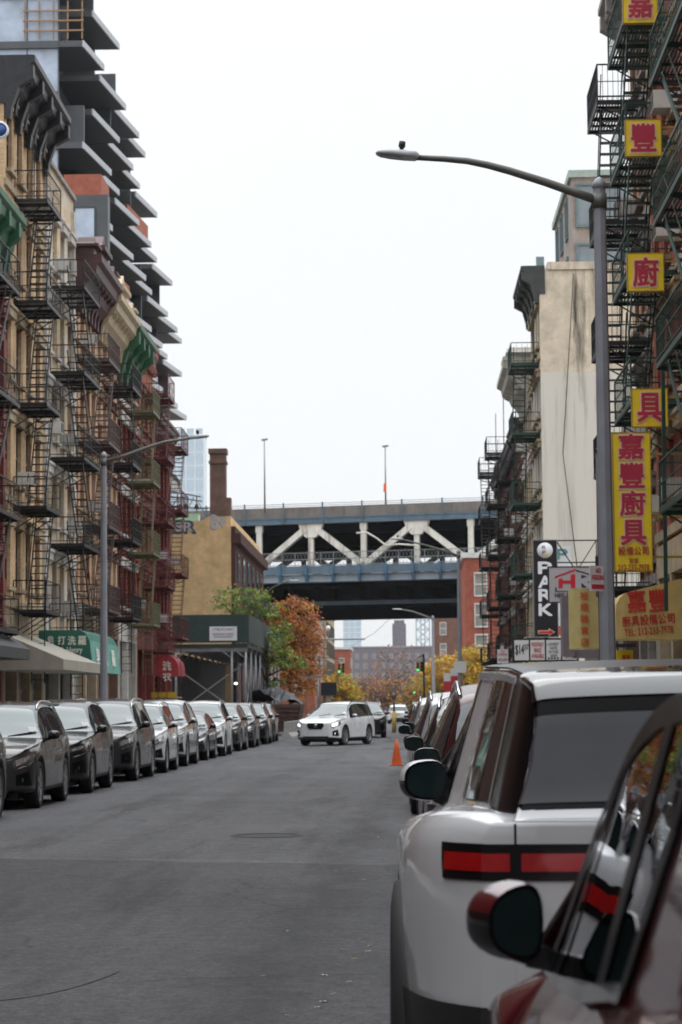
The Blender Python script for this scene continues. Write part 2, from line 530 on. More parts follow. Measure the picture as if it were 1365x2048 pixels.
# cover, tyre scuff, litter
M_IRON = mat('cast iron', (.045, .045, .046), .8, .0, var=.3, scale=14, spec=.2)
mh = MB(); mh.lathe([(.0, .006), (.36, .006), (.38, .004), (.38, .0105), (.44, .0105), (.46, .001)], n=36)
tag(mh.build('manhole_cover', M_IRON, None, (-1.75, 28.8, .002)), 'round iron manhole cover set in the middle of the road', 'manhole cover')
M_SCUFF = mat('tyre rubber scuff', (.03, .03, .032), .8, var=.3, scale=6)
sc = MB(); L_, R_ = [], []
for k in range(15):
    t = k / 14
    p = at(-30 + 270 * t, 2003 - 20 * t - 40 * t ** 2.4, 0)  # direction only
    d = FW * FPX + RT * (-30 + 270 * t - 682.5) - UP * (2003 - 20 * t - 40 * t ** 2.4 - 1024)
    k_ = -EYE / d.z
    c = Vector((d.x * k_, d.y * k_, .004))
    w = .04 + .07 * t ** 2
    L_.append(c + Vector((-.01, -w, 0))); R_.append(c + Vector((.01, w, 0)))
sc.grid([L_, R_])
tag(sc.build('road_marking', M_SCUFF), 'dark curved tyre scuff on the asphalt in the near foreground', 'tyre mark', kind='structure')
leafm = [mat('litter pale', (.34, .32, .28), .8), mat('litter tan', (.35, .22, .10), .8), mat('litter grey', (.2, .22, .19), .8)]
lf = MB()
lf.grid([[Vector((-.5 + .25 * i, .32 * s_ * math.sin(math.pi * (.12 + .76 * i / 4)), .12 * (i % 2) + .05 * abs(s_))) for s_ in (-1, 0, 1)] for i in range(5)])
lfm = [lf.mesh('fallen_leaf', m_) for m_ in leafm]
for k, (px, py) in enumerate(((575, 1863), (720, 1880), (687, 1900), (738, 1904), (710, 1919), (527, 1953), (648, 1952), (668, 1989), (648, 2005), (636, 2016), (573, 2032), (672, 1743), (728, 1760), (757, 1675), (740, 1893), (700, 1965))):
    d = FW * FPX + RT * (px - 682.5) - UP * (py - 1024); s_ = -EYE / d.z
    o = link('fallen_leaf', lfm[k % 3], None, (d.x * s_, d.y * s_, .004), random.uniform(0, 6))
    q_ = random.uniform(.022, .045); o.scale = (q_ * 1.3, q_, q_)
    tag(o, 'small dry leaf or paper scrap lying on the road near the white parked car', 'leaf', 'litter scraps on the road by the parked cars')

# ================================================================ tenement builder
M_FRAMEW = mat('window frame white', (.55, .55, .53), .5)
M_FRAMED = mat('window frame dark', (.06, .055, .05), .5)
M_FRAMEG = mat('window frame grey', (.28, .28, .27), .5)
M_PANE = glass_dark('window pane', (.02, .024, .028), .04, 1.65)
M_PANE2 = glass_dark('window pane with blind', (.26, .25, .22), .06, 1.5)
M_DARK = mat('dark interior', (.012, .011, .011), .8)
M_ROOF = mat('roof tar', (.06, .06, .06), .9)
M_AC = mat('air conditioner casing', (.55, .55, .52), .5, var=.12)
M_ACG = mat('air conditioner grille', (.10, .10, .10), .6)
M_BLACK = mat('black iron', (.018, .018, .019), .5, .2, var=.35, scale=5)
M_SHUT = mat('roller shutter', (.22, .22, .21), .5, .4, var=.2)
_WC = {}


def window_meshes(w, h, fm, pm, sm):
    key = (w, h, fm.name, pm.name, sm.name)
    if key in _WC: return _WC[key]
    f = MB(); t = .06
    f.box(-w / 2, -w / 2 + t, -.03, .05, 0, h); f.box(w / 2 - t, w / 2, -.03, .05, 0, h)
    f.box(-w / 2 + t, w / 2 - t, -.03, .05, h - t, h); f.box(-w / 2 + t, w / 2 - t, -.03, .05, 0, t + .02)
    f.box(-w / 2 + t, w / 2 - t, -.045, .045, h * .5 - .035, h * .5 + .035)
    p = MB(); p.q((-w / 2 + t, .02, t), (w / 2 - t, .02, t), (w / 2 - t, .02, h - t), (-w / 2 + t, .02, h - t))
    s = MB(); s.box(-w / 2 - .12, w / 2 + .12, -.30, .02, -.12, -.004)
    li = MB(); li.box(-w / 2 - .16, w / 2 + .16, -.29, -.12, h + .004, h + .26); li.box(-w / 2 - .22, w / 2 + .22, -.34, -.12, h + .264, h + .36)
    _WC[key] = [b.mesh(nm, m_) for b, nm, m_ in ((f, 'window', fm), (p, 'pane', pm), (s, 'sill', sm), (li, 'lintel', sm))]
    return _WC[key]


def ac_meshes():
    if 'ac' in _WC: return _WC['ac']
    a = MB(); a.box(-.32, .32, -.52, -.02, 0, .40)
    b = MB()
    for k in range(6): b.box(-.28, .28, -.535, -.522, .05 + k * .055, .085 + k * .055)
    _WC['ac'] = (a.mesh('air_conditioner', M_AC), b.mesh('grille', M_ACG))
    return _WC['ac']


def cornice(parent, wd, zt, proj, hgt, m, style, m2=None):
    c = MB()
    prof = [(0, zt - hgt), (-.12, zt - hgt), (-.14, zt - hgt * .80), (-proj * .45, zt - hgt * .62), (-proj * .55, zt - hgt * .45), (-proj * .8, zt - hgt * .36), (-proj * .84, zt - hgt * .2), (-proj, zt - hgt * .14), (-proj, zt - .02), (-proj * .9, zt), (.25, zt), (.25, zt - hgt)]
    c.prism(prof, 'x', -.04, wd + .04)
    n = max(4, int(wd / .85))
    for k in range(n + 1):                       # scrolled brackets
        x = .1 + (wd - .2) * k / n
        big = style in ('heavy', 'scroll') and (k % 2 == 0)
        bw = .16 if big else .10
        dz = hgt * (1.02 if big else .72)
        pr = proj * (.95 if big else .72)
        c.prism([(-.05, zt - hgt * .3 - dz), (-.2, zt - hgt * .3 - dz), (-.24, zt - hgt * .3 - dz * .75), (-pr * .5, zt - hgt * .3 - dz * .35), (-pr, zt - hgt * .3 - dz * .18), (-pr, zt - hgt * .21), (-.05, zt - hgt * .21)], 'x', x - bw, x + bw)
    if style in ('heavy', 'scroll', 'pediment'):
        for k in range(n):                       # frieze panels and swags
            x = .1 + (wd - .2) * (k + .5) / n
            c.box(x - .16, x + .16, -.16, -.08, zt - hgt * 1.02, zt - hgt * .72)
    if style == 'pediment':
        xc = wd * .45
        for x, hh, ww in ((xc, 1.25, .95), (.35, .7, .4), (wd - .35, .7, .4)):
            c.prism([(x - ww, zt + .004), (x + ww, zt + .004), (x + ww * .95, zt + hh * .55), (x + ww * .45, zt + hh * .72), (x, zt + hh), (x - ww * .45, zt + hh * .72), (x - ww * .95, zt + hh * .55)], 'y', -proj * .72, .2)
            c.box(x - ww - .12, x + ww + .12, -proj * .9, .24, zt + hh * .42, zt + hh * .56)
    return c.build('cornice', m, parent)


def fire_escape(parent, x0, x1, floors, m, proj=1.15, fh=3.1, stair_dir=1, floor_m=None, drop=True, mesh_panel=False, top_ladder=True, rail_h=.95):
    root = bpy.data.objects.new('fire_escape', None); COL.objects.link(root); root.parent = parent
    root.empty_display_size = .2
    for i, z in enumerate(floors):
        p = MB()
        p.box(x0, x1, -proj, -proj + .05, z - .055, z + .055); p.box(x0, x1, -.06, -.01, z - .055, z + .03)
        p.box(x0, x0 + .05, -proj + .05, -.06, z - .055, z + .055); p.box(x1 - .05, x1, -proj + .05, -.06, z - .055, z + .055)
        nb = int((proj - .15) / .075)
        for k in range(nb):
            y = -proj + .09 + k * .075
            if y > -.65 and i > 0 and False: continue
            p.box(x0 + .05, x1 - .05, y, y + .042, z + .004, z + .026)
        for k in range(1, 4):
            x = x0 + (x1 - x0) * k / 4
            p.box(x - .03, x + .03, -proj + .05, -.06, z - .05, z)
        for x in (x0 + .25, (x0 + x1) / 2, x1 - .25):      # wall brackets
            p.bar((x, .05, z - .7), (x, -proj + .12, z - .07), .032)
            p.bar((x, .05, z - .07), (x, -proj + .02, z - .07), .04, .05)
        p.build('platform', floor_m or m, root)
        r = MB()
        zt = z + rail_h
        a, b_, c_, d_ = (x0 + .02, -.03), (x0 + .02, -proj + .02), (x1 - .02, -proj + .02), (x1 - .02, -.03)
        for (u, v) in ((a, b_), (b_, c_), (c_, d_)):
            for zz, th in ((zt, .034), (z + rail_h * .55, .02), (z + .14, .024)):
                r.bar((u[0], u[1], zz), (v[0], v[1], zz), th)
            ln = math.hypot(v[0] - u[0], v[1] - u[1])
            nn = max(2, int(ln / (.12 if mesh_panel else .22)))
            for k in range(nn + 1):
                t = k / nn
                x, y = u[0] + (v[0] - u[0]) * t, u[1] + (v[1] - u[1]) * t
                th = .03 if k in (0, nn) else .012
                r.bar((x, y, z + .05), (x, y, zt), th)
        r.build('railing', m, root)
        if i + 1 < len(floors):
            st = MB()
            sx0, sx1 = (x0 + .55, x1 - .55) if (stair_dir > 0) else (x1 - .55, x0 + .55)
            z2 = floors[i + 1]
            ya, yb = -proj + .16, -proj + .68
            for y in (ya, yb):
                st.bar((sx0, y, z + .03), (sx1, y, z2 + .03), .03, .13)
                st.bar((sx0, y, z + .85), (sx1, y, z2 + .85), .025)
            n = int((z2 - z) / .235)
            for k in range(1, n + 1):
                t = k / (n + .2)
                x, zz = sx0 + (sx1 - sx0) * t, z + (z2 - z) * t
                st.box(x - .09, x + .09, ya + .015, yb - .015, zz, zz + .03)
            st.build('stair', m, root)
    if drop:
        la = MB(); z = floors[0]
        for y in (-proj + .1, -proj + .5):
            la.bar((x0 + .3, y, z - 2.2), (x0 + .3, y, z + 1.1), .035)
        for k in range(11):
            la.bar((x0 + .3, -proj + .1, z - 2.1 + k * .28), (x0 + .3, -proj + .5, z - 2.1 + k * .28), .022)
        la.build('drop_ladder', m, root)
    if top_ladder:
        la = MB(); z = floors[-1]
        for x in (x1 - .75, x1 - .35):
            la.bar((x, -.22, z), (x, -.22, z + fh + .8), .03)
        for k in range(13):
            la.bar((x1 - .75, -.22, z + .2 + k * .28), (x1 - .35, -.22, z + .2 + k * .28), .02)
        la.build('roof_ladder', m, root)
    return root


def tenement(name, label, side, z0, z1, H, wall, base, fh, nfl, bays=4, ww=.95, wh=1.75, trim=None, frame=None, depth=14, corn=None, group=None, ac=.12, seed=1, sidewall=None, band=None, shop=True, pil=None, X=None, shutter=None, blind=.25, arch=False, parapet=.0, wallside=True, x_first=None):
    rnd = random.Random(seed)
    wd = z1 - z0
    xw = X if X is not None else (FL if side == 'L' else FR)
    root = thing(name, label, 'building', (xw, z0 if side == 'L' else z1, 0), R(90) if side == 'L' else R(-90), group)
    trim = trim or M_FRAMEG; frame = frame or M_FRAMED
    pitch = wd / bays
    xs = [pitch * (k + .5) for k in range(bays)]
    ops = [(x - ww / 2, x + ww / 2) for x in xs]
    zs = [(base + k * fh + .72, base + k * fh + .72 + wh) for k in range(nfl)]
    w = MB()
    # front wall with true openings
    xb = [0] + [v for o in ops for v in o] + [wd]
    zb = [base] + [v for o in zs for v in o] + [H]
    for i in range(len(xb) - 1):
        for j in range(len(zb) - 1):
            if i % 2 and j % 2: continue
            w.q((xb[i], 0, zb[j]), (xb[i + 1], 0, zb[j]), (xb[i + 1], 0, zb[j + 1]), (xb[i], 0, zb[j + 1]))
    rv = .2
    for (a, b) in ops:
        for (c, d) in zs:
            w.q((a, 0, c), (a, rv, c), (a, rv, d), (a, 0, d)); w.q((b, rv, c), (b, 0, c), (b, 0, d), (b, rv, d))
            w.q((a, 0, d), (a, rv, d), (b, rv, d), (b, 0, d)); w.q((a, rv, c), (a, 0, c), (b, 0, c), (b, rv, c))
    w.q((wd, 0, 0), (wd, depth, 0), (wd, depth, H), (wd, 0, H)); w.q((0, depth, 0), (0, 0, 0), (0, 0, H), (0, depth, H))
    w.q((wd, depth, 0), (0, depth, 0), (0, depth, H), (wd, depth, H))
    w.cur = 1
    w.q((0, 0, H - parapet), (wd, 0, H - parapet), (wd, depth, H - parapet), (0, depth, H - parapet))
    w.cur = 0
    for k in range(1 if band is None else nfl):   # string courses
        if band is None: break
        z = base + k * fh
        w.cur = 2; w.box(.02, wd - .02, -.09, -.002, z + .1, z + .32); w.cur = 0
    if pil:                                       # quoins / pilasters at the edges
        w.cur = 2
        for k in range(int((H - base) / .6)):
            o_ = .10 if k % 2 else .14
            w.box(.0, .38 if k % 2 else .5, -o_, -.002, base + k * .6, base + k * .6 + .57)
            w.box(wd - (.38 if k % 2 else .5), wd, -o_, -.002, base + k * .6, base + k * .6 + .57)
        w.cur = 0
    w.build('wall', [wall, M_ROOF, trim], root)
    for (c, d) in zs:
        for x in xs:
            me = window_meshes(ww, wh, frame, M_PANE2 if rnd.random() < blind else M_PANE, trim)
            f = link('window', me[0], root, (x, .14, c))
            link('pane', me[1], f); link('sill', me[2], f); link('lintel', me[3], f)
            if rnd.random() < ac:
                am = ac_meshes(); a = link('air_conditioner', am[0], root, (x, .0, c + .05)); link('grille', am[1], a)
    if shop:
        s = MB()
        s.cur = 1; s.box(.05, wd - .05, .6, .7, .15, base)
        s.cur = 0
        s.box(0, wd, -.06, .6, base - .75, base - .003)
        n = max(2, int(wd / 2.4))
        for k in range(n + 1):
            x = (wd - .32) * k / n
            s.box(x, x + .32, -.05, .3, 0, base - .754)
        s.cur = 2
        for k in range(n):
            if rnd.random() < (.5 if shutter is None else shutter):
                xa = (wd - .32) * k / n + .34; xe = (wd - .32) * (k + 1) / n - .02
                for j in range(int((base - .95) / .16)):
                    s.box(xa, xe, .18 + .03 * (j % 2), .22 + .03 * (j % 2), .18 + j * .16, .33 + j * .16)
        s.build('shopfront', [trim, M_DARK, M_SHUT], root)
    if corn:
        cornice(root, wd, H + corn.get('up', .25), corn.get('proj', .8), corn.get('h', 1.2), corn['m'], corn.get('style', 'plain'))
    return root


def fl(base, fh, ks):
    return [base + fh * k for k in ks]
# ================================================================ left row of tenements
T_TAN = mat('sandstone trim', (.33, .26, .17), .8, var=.25, streak=.4)
T_WHITE = mat('white painted trim', (.50, .47, .43), .7, var=.2, streak=.4)
T_BROWN = mat('brownstone trim', (.16, .085, .06), .8, var=.25, streak=.3)
T_RED = mat('oxblood painted trim', (.16, .028, .022), .6, var=.3, streak=.3)
T_GREY = mat('grey stone trim', (.26, .24, .22), .8, var=.25, streak=.4)
T_GREEN = mat('faded green painted trim', (.06, .16, .08), .6, var=.3, streak=.3)
K_BLACK = mat('black painted cornice tin', (.022, .022, .026), .45, .2, var=.35, scale=3)
K_GREEN = mat('green painted cornice tin', (.022, .10, .045), .5, .1, var=.35, scale=3, streak=.3)
K_MAROON = mat('maroon painted cornice tin', (.065, .026, .026), .5, .1, var=.3, scale=3, streak=.3)
K_CREAM = mat('cream painted cornice tin', (.44, .35, .23), .6, var=.25, scale=3, streak=.4)
K_RED = mat('pinkish red cornice', (.26, .10, .085), .7, var=.25, scale=3)
F_BLACK = mat('fire escape black paint', (.016, .016, .018), .45, .2, var=.4, scale=6)
F_MAROON = mat('fire escape maroon paint', (.075, .048, .047), .5, .1, var=.3, scale=6)
F_OLIVE = mat('fire escape olive paint', (.13, .125, .065), .5, .1, var=.3, scale=6)
F_RED = mat('fire escape oxide red paint', (.11, .022, .02), .5, .1, var=.3, scale=6)
F_GREEN = mat('fire escape green paint', (.012, .042, .030), .5, .1, var=.35, scale=6)
B_YEL = brick('yellow brick', 'a58a6a', 'b59b7d', '7c684f', streak=.45)
B_TAN = brick('tan brick', 'b09b80', 'bdab93', '9c8c76', streak=.5, patch=('c9c1b7', .5, .50))
B_ORANGE = brick('orange brick', 'a5866a', 'b29276', '8c745e', streak=.5, patch=('8a4434', 1.3, .57))
B_PALE = brick('pale peach brick', 'b0947a', 'bd9f82', '9a8168', streak=.5, patch=('84392b', 1.0, .57))
B_RED = brick('red painted brick', '5e2620', '6a2e27', '4a221d', streak=.5, patch=('97897c', 1.1, .62))
B_RED2 = brick('worn red brick', '7d4a3a', '87503f', '8c7564', streak=.5, patch=('9a8672', .9, .56))
B_MAROON = brick('maroon brick', '5d2620', '682c25', '50322b', streak=.4, patch=('8d6a55', .9, .6))
GL = 'tenements along the left side of the street'
b0 = tenement('tenement', 'red brick tenement with green cornice at the left picture edge', 'L', 56.5, 67.6, 16.3, B_RED, 3.7, 3.2, 4, 5, trim=T_RED, group=GL, corn=dict(m=K_GREEN, proj=.72, h=1.6, style='heavy', up=.1), seed=3, pil=True, ac=.2)
fire_escape(b0, 3.0, 7.2, [3.75, 6.95, 10.15, 13.35], F_BLACK, 1.2, 3.2, top_ladder=False)
b1 = tenement('tenement', 'tall yellow brick tenement with heavy black bracketed cornice', 'L', 67.7, 75.2, 20.6, B_YEL, 4.6, 3.2, 5, 4, trim=T_TAN, frame=M_FRAMED, group=GL, corn=dict(m=K_BLACK, proj=.95, h=1.5, style='heavy', up=.9), seed=5, band=1, blind=.15, wh=1.85)
fire_escape(b1, 1.8, 4.7, fl(4.6, 3.2, range(0, 5)), F_BLACK, 1.05, 3.2)
b2 = tenement('tenement', 'flat topped tan tenement without cornice beside the yellow brick one', 'L', 75.3, 82.2, 20.2, B_TAN, 4.2, 2.95, 5, 4, trim=T_WHITE, frame=M_FRAMEG, group=GL, seed=8, ac=.3, wh=1.7, parapet=.6, pil=True)
cop = MB(); cop.box(-.05, 6.95, -.12, .35, 20.204, 20.36); cop.build('coping', T_GREY, b2)
fire_escape(b2, 1.4, 5.4, fl(4.2, 2.95, range(0, 5)), F_BLACK, 1.2, 2.95, stair_dir=-1, top_ladder=False)
b3 = tenement('tenement', 'orange brick tenement with maroon bracketed cornice', 'L', 82.3, 88.5, 17.9, B_ORANGE, 5.2, 3.1, 4, 4, trim=T_TAN, group=GL, corn=dict(m=K_MAROON, proj=1.05, h=1.9, style='pediment', up=.35), seed=10, wh=1.7, band=1)
fire_escape(b3, .9, 4.2, fl(5.2, 3.1, range(0, 4)), F_MAROON, 1.2, 3.1, mesh_panel=True, top_ladder=False)
b4 = tenement('tenement', 'peach brick tenement with cream pedimented cornice', 'L', 88.6, 95.0, 17.6, B_PALE, 5.2, 3.1, 4, 4, trim=T_BROWN, group=GL, corn=dict(m=K_CREAM, proj=1.0, h=1.8, style='pediment', up=.35), seed=14, wh=1.7, band=1)
fire_escape(b4, 2.0, 5.0, fl(5.2, 3.1, range(0, 4)), F_BLACK, 1.2, 3.1, stair_dir=-1, mesh_panel=True, top_ladder=False)
b5 = tenement('tenement', 'red painted tenement with green bracketed cornice and olive fire escape', 'L', 95.1, 101.6, 17.6, B_RED, 5.2, 3.1, 4, 4, trim=T_WHITE, group=GL, corn=dict(m=K_GREEN, proj=1.0, h=1.9, style='heavy', up=.3), seed=17, wh=1.7, band=1)
fire_escape(b5, 3.0, 5.7, fl(5.2, 3.1, range(0, 4)), F_OLIVE, 1.2, 3.1, mesh_panel=True, top_ladder=False)
b6 = tenement('tenement', 'worn red brick tenement with pinkish top and oxide red fire escape', 'L', 101.7, 108.6, 18.6, B_RED2, 5.0, 2.9, 4, 4, trim=T_RED, group=GL, seed=19, wh=1.7, corn=dict(m=K_RED, proj=.35, h=1.3, style='plain', up=.2), band=1)
fire_escape(b6, 2.0, 5.2, fl(4.2, 2.95, range(0, 5)), F_RED, 1.25, 2.95, top_ladder=False)
b7 = tenement('tenement', 'maroon brick tenement at the far end of the left row', 'L', 108.7, 117.0, 15.6, B_MAROON, 5.0, 3.1, 3, 5, trim=T_RED, group=GL, seed=23, wh=1.7, corn=dict(m=K_MAROON, proj=.5, h=1.2, style='plain', up=.2))
fire_escape(b7, 1.5, 5.0, fl(5.0, 3.1, range(0, 4)), F_RED, 1.25, 3.1, top_ladder=False)

# ================================================================ right row
B_RED3 = brick('deep red brick', '7c382d', '864034', '6a5248', streak=.4)
B_BEIGE = brick('beige stuccoed brick', 'bbad9a', 'c0b39f', 'b2a592', streak=.7, paint='cfc9bd', pz=16.1, k=1.3, topz=(12.5, 18.5, .35, 1.9), grime='4b463f')
B_BRN = brick('brown brick', '8a6650', '946e58', '8e7a6a', streak=.45, patch=('8e8070', .8, .58))
B_STONE = brick('pale stone front', '8d8069', '978a73', '7e725e', streak=.5)
B_DBR = brick('dark brown brick', '46291f', '503026', '5a483d', streak=.5, patch=('75665a', .9, .6))
GRR = 'tenements along the right side of the street'
r0 = tenement('tenement', 'red brick tenement with two green fire escapes at the right picture edge', 'R', 36.0, 54.4, 19.9, B_RED3, 5.3, 2.84, 5, 9, trim=T_TAN, frame=M_FRAMEW, group=GRR, corn=dict(m=T_GREY, proj=.7, h=1.1, up=.2), seed=31, wh=1.6, band=1, ac=.2)
fire_escape(r0, 10.0, 15.6, fl(5.35, 2.84, range(0, 5)), F_GREEN, 1.1, 2.84, stair_dir=-1, top_ladder=False, drop=False)
fire_escape(r0, 1.1, 5.0, fl(5.35, 2.84, range(1, 5)), F_GREEN, 1.1, 2.84, stair_dir=1, drop=False)
r1 = tenement('tenement', 'narrow brown tenement with black fire escape behind the yellow square signs', 'R', 54.5, 58.9, 19.6, B_BRN, 4.4, 3.0, 5, 3, trim=T_GREY, group=GRR, corn=dict(m=T_GREY, proj=.8, h=1.3, style='heavy', up=.3), seed=37, wh=1.7, band=1)
fire_escape(r1, .7, 3.7, fl(4.4, 3.0, range(0, 5)), F_BLACK, 1.2, 3.0, stair_dir=1, mesh_panel=True)
r2 = tenement('tenement', 'tall corner tenement with blank stained beige side wall above the parking lot', 'R', 98.8, 106.0, 20.6, B_BEIGE, 4.2, 3.1, 5, 4, trim=T_TAN, group=GRR, corn=dict(m=mat('dark green black cornice', (.03, .035, .03), .5, var=.4), proj=.8, h=1.25, style='heavy', up=.2), seed=41, wh=1.7, band=1, parapet=.5)
cop = MB(); cop.box(-.02, 7.28, .36, 14.0, 20.61, 20.95); cop.build('parapet', B_BEIGE, r2)
cb_ = MB(); cb_.tube([(7.32, .9, 12.5), (7.31, 1.6, 6.0)], .02, 5); cb_.tube([(7.32, .9, 12.5), (7.32, 1.5, 20.4)], .02, 5); cb_.build('cable', F_BLACK, r2)
dp_ = MB(); dp_.tube([(7.36, 4.6, .2), (7.36, 4.6, 16.0)], .07, 8)
for z in (3, 6, 9, 12, 15): dp_.box(7.28, 7.42, 4.5, 4.7, z, z + .08)
dp_.build('drain_pipe', mat('drain pipe grey', (.33, .31, .28), .6), r2)
fire_escape(r2, 3.2, 6.3, fl(4.2, 3.1, range(0, 5)), F_GREEN, 1.25, 3.1)
r3 = tenement('tenement', 'pale stone tenement with whitish scrolled cornice', 'R', 106.1, 113.6, 17.2, B_STONE, 4.2, 3.0, 4, 4, trim=T_WHITE, group=GRR, corn=dict(m=mat('whitish cornice', (.42, .40, .34), .6, var=.25, streak=.5), proj=1.3, h=1.9, style='pediment', up=.5), seed=43, wh=1.7, depth=2.0, band=1)
r4 = tenement('tenement', 'dark brown tenement hung with black fire escapes', 'R', 113.7, 121.5, 15.8, B_DBR, 4.2, 2.95, 4, 4, trim=T_BROWN, group=GRR, corn=dict(m=K_MAROON, proj=.5, h=1.0, up=.2), seed=47, wh=1.6, band=1)
fire_escape(r4, 2.2, 5.4, fl(4.2, 2.95, range(0, 4)), F_BLACK, 1.3, 2.95)
r4b = tenement('tenement', 'lower dark tenement farthest along the right row', 'R', 121.6, 146.0, 15.6, B_DBR, 4.2, 2.95, 4, 10, trim=T_GREY, group=GRR, corn=dict(m=K_BLACK, proj=.5, h=1.0, up=.2), seed=49, wh=1.6)
fire_escape(r4b, 1.5, 5.0, fl(4.2, 2.95, range(0, 5)), F_BLACK, 1.3, 2.95, stair_dir=-1)
fire_escape(r4b, 12.5, 16.0, fl(4.2, 2.95, range(0, 5)), F_BLACK, 1.25, 2.95)

# pink apartment block set back above the pale stone one
B_PINK = brick('pinkish brick', '91867f', '9a8f88', '8a827c', streak=.25, k=1.25)
M_TEAL = mat('teal window frame', (.12, .17, .18), .5)
M_GLZ = glass_dark('pale window glass', (.16, .20, .22), .05, 1.8)
pk = thing('apartment_block', 'pinkish modern apartment block rising behind the beige side wall', 'building', (8.25, 107.4, 0))
w = MB(); w.box(0, 9, 0, 12, 0, 26.7); w.build('wall', B_PINK, pk)
w = MB(); w.box(-.15, 9.1, -.15, 12.1, 26.704, 27.05); w.build('coping', mat('pale green coping', (.32, .38, .34), .6), pk)
for z in (18.4, 21.5, 24.4):
    f = MB(); f.box(.15, 3.3, -.14, -.002, z - .12, z + .0); f.box(.15, 3.3, -.14, -.002, z + 1.9, z + 2.0)
    for x in (.15, 1.5, 3.2): f.box(x, x + .1, -.14, -.002, z + .002, z + 1.898)
    wf = f.build('window', M_TEAL, pk)
    p = MB(); p.q((.25, -.05, z), (3.2, -.05, z), (3.2, -.05, z + 1.9), (.25, -.05, z + 1.9)); p.build('pane', M_GLZ, wf)
    for y in (2.5, 6.0, 9.3):
        f = MB(); f.box(-.1, -.002, y, y + 1.2, z - .1, z); f.box(-.1, -.002, y, y + 1.2, z + 1.8, z + 1.9); f.box(-.1, -.002, y, y + .1, z + .002, z + 1.798); f.box(-.1, -.002, y + 1.1, y + 1.2, z + .002, z + 1.798)
        wf = f.build('window', M_TEAL, pk)
        p = MB(); p.q((-.04, y + .1, z), (-.04, y + 1.1, z), (-.04, y + 1.1, z + 1.8), (-.04, y + .1, z + 1.8)); p.build('pane', M_GLZ, wf)
bl = MB(); bl.box(-1.35, -.004, 1.5, 6.5, 21.55, 21.75)
for y in (1.55, 4, 6.4): bl.box(-1.33, -1.28, y, y + .05, 21.754, 23.0)
bl.box(-1.33, -1.28, 1.6, 6.4, 22.96, 23.0)
bal = bl.build('balcony', mat('balcony concrete', (.30, .29, .26), .8), pk)
s_ = MB(); s_.box(-1.36, -.95, 6.52, 6.6, 21.8, 24.2); s_.build('screen', mat('frosted balcony screen', (.22, .32, .34), .3), bal)
cl = MB(); cl.box(.9, 1.45, -.22, -.16, 24.5, 25.3); cl.build('laundry', mat('orange cloth', (.75, .20, .04), .8), pk)

# low shop building across the gap before the beige wall
lowb = thing('garage_shed', 'low dark shop and garage row at the parking lot entrance', 'building', (6.1, 62.8, 0))
w = MB(); w.box(0, 8, 0, 14, 0, 3.9); w.build('wall', brick('dark shop brick', '3a302b', '443832', '302924'), lowb)
w = MB(); w.box(-.06, 8.0, .3, 13.7, 3.0, 3.5); w.build('fascia', mat('grey shop fascia', (.12, .115, .11), .6), lowb)
for k in range(4):
    w = MB(); w.box(-.05, -.002, .8 + k * 3.3, 3.3 + k * 3.3, .15, 2.7); w.build('door', [M_SHUT, M_DARK, mat('blue door', (.03, .05, .08), .5), M_SHUT][k], lowb)

# the street goes on behind the camera: blocks that shade the road and stand in the reflections
for lab, x0, y0, sx_, sy_, h_, m_ in (('plain brown brick block on the left before the picture begins', -24, -60, 12, 116, 17, B_DBR), ('plain red brick block on the right before the picture begins', FR, -60, 12, 95.5, 18, B_DBR), ('dark brick block added out of view far behind to darken reflections', -22, -150, 40, 12, 26, B_DBR)):  # last block is added, unseen, to shut out low sky and darken reflections
    t_ = thing('brick_building', lab, 'building', (x0, y0, 0))
    w = MB(); w.box(0, sx_, 0, sy_, 0, h_); w.build('wall', m_, t_)
    w = MB(); w.box(-.3, sx_ + .3, -.3, sy_ + .3, h_ + .003, h_ + .7); w.build('cornice', K_MAROON, t_)
# ================================================================ dark modern tower, sawtooth balconies
M_CLAD = mat('dark grey cladding', (.075, .080, .087), .5, var=.15, scale=1.2)
M_SLAB = mat('grey slab edge', (.42, .43, .45), .55, var=.12, scale=1.5)
M_CURT = glass_dark('curtain wall glass', (.42, .49, .60), .08, 1.6)
M_MULL = mat('curtain wall mullion', (.05, .055, .06), .4)
M_NET = mat('orange safety netting', (.33, .10, .06), .8, var=.25, scale=3)
M_WHITEB = mat('white wallboard', (.62, .60, .57), .8)
tw = thing('apartment_tower', 'dark grey high rise under construction with sawtooth balconies', 'high rise', (-20.0, 131.0, 0))
FH = 3.05
floors_t = [40.9 - FH * k for k in range(-3, 9)]
w = MB()
for i_, z_ in enumerate(floors_t):
    tp_ = {-3: 131, -2: 137, -1: 144, 0: 160.5, 1: 164, 2: 177}.get(i_ - 3, 184) - 131 - 3
    w.box(-26, -1.2, .35, max(4, tp_), z_ - .36, z_ + FH - .362)
w.box(-26, -1.2, .35, 50, 0, floors_t[-1] - .362)
w.build('wall', M_CLAD, tw)
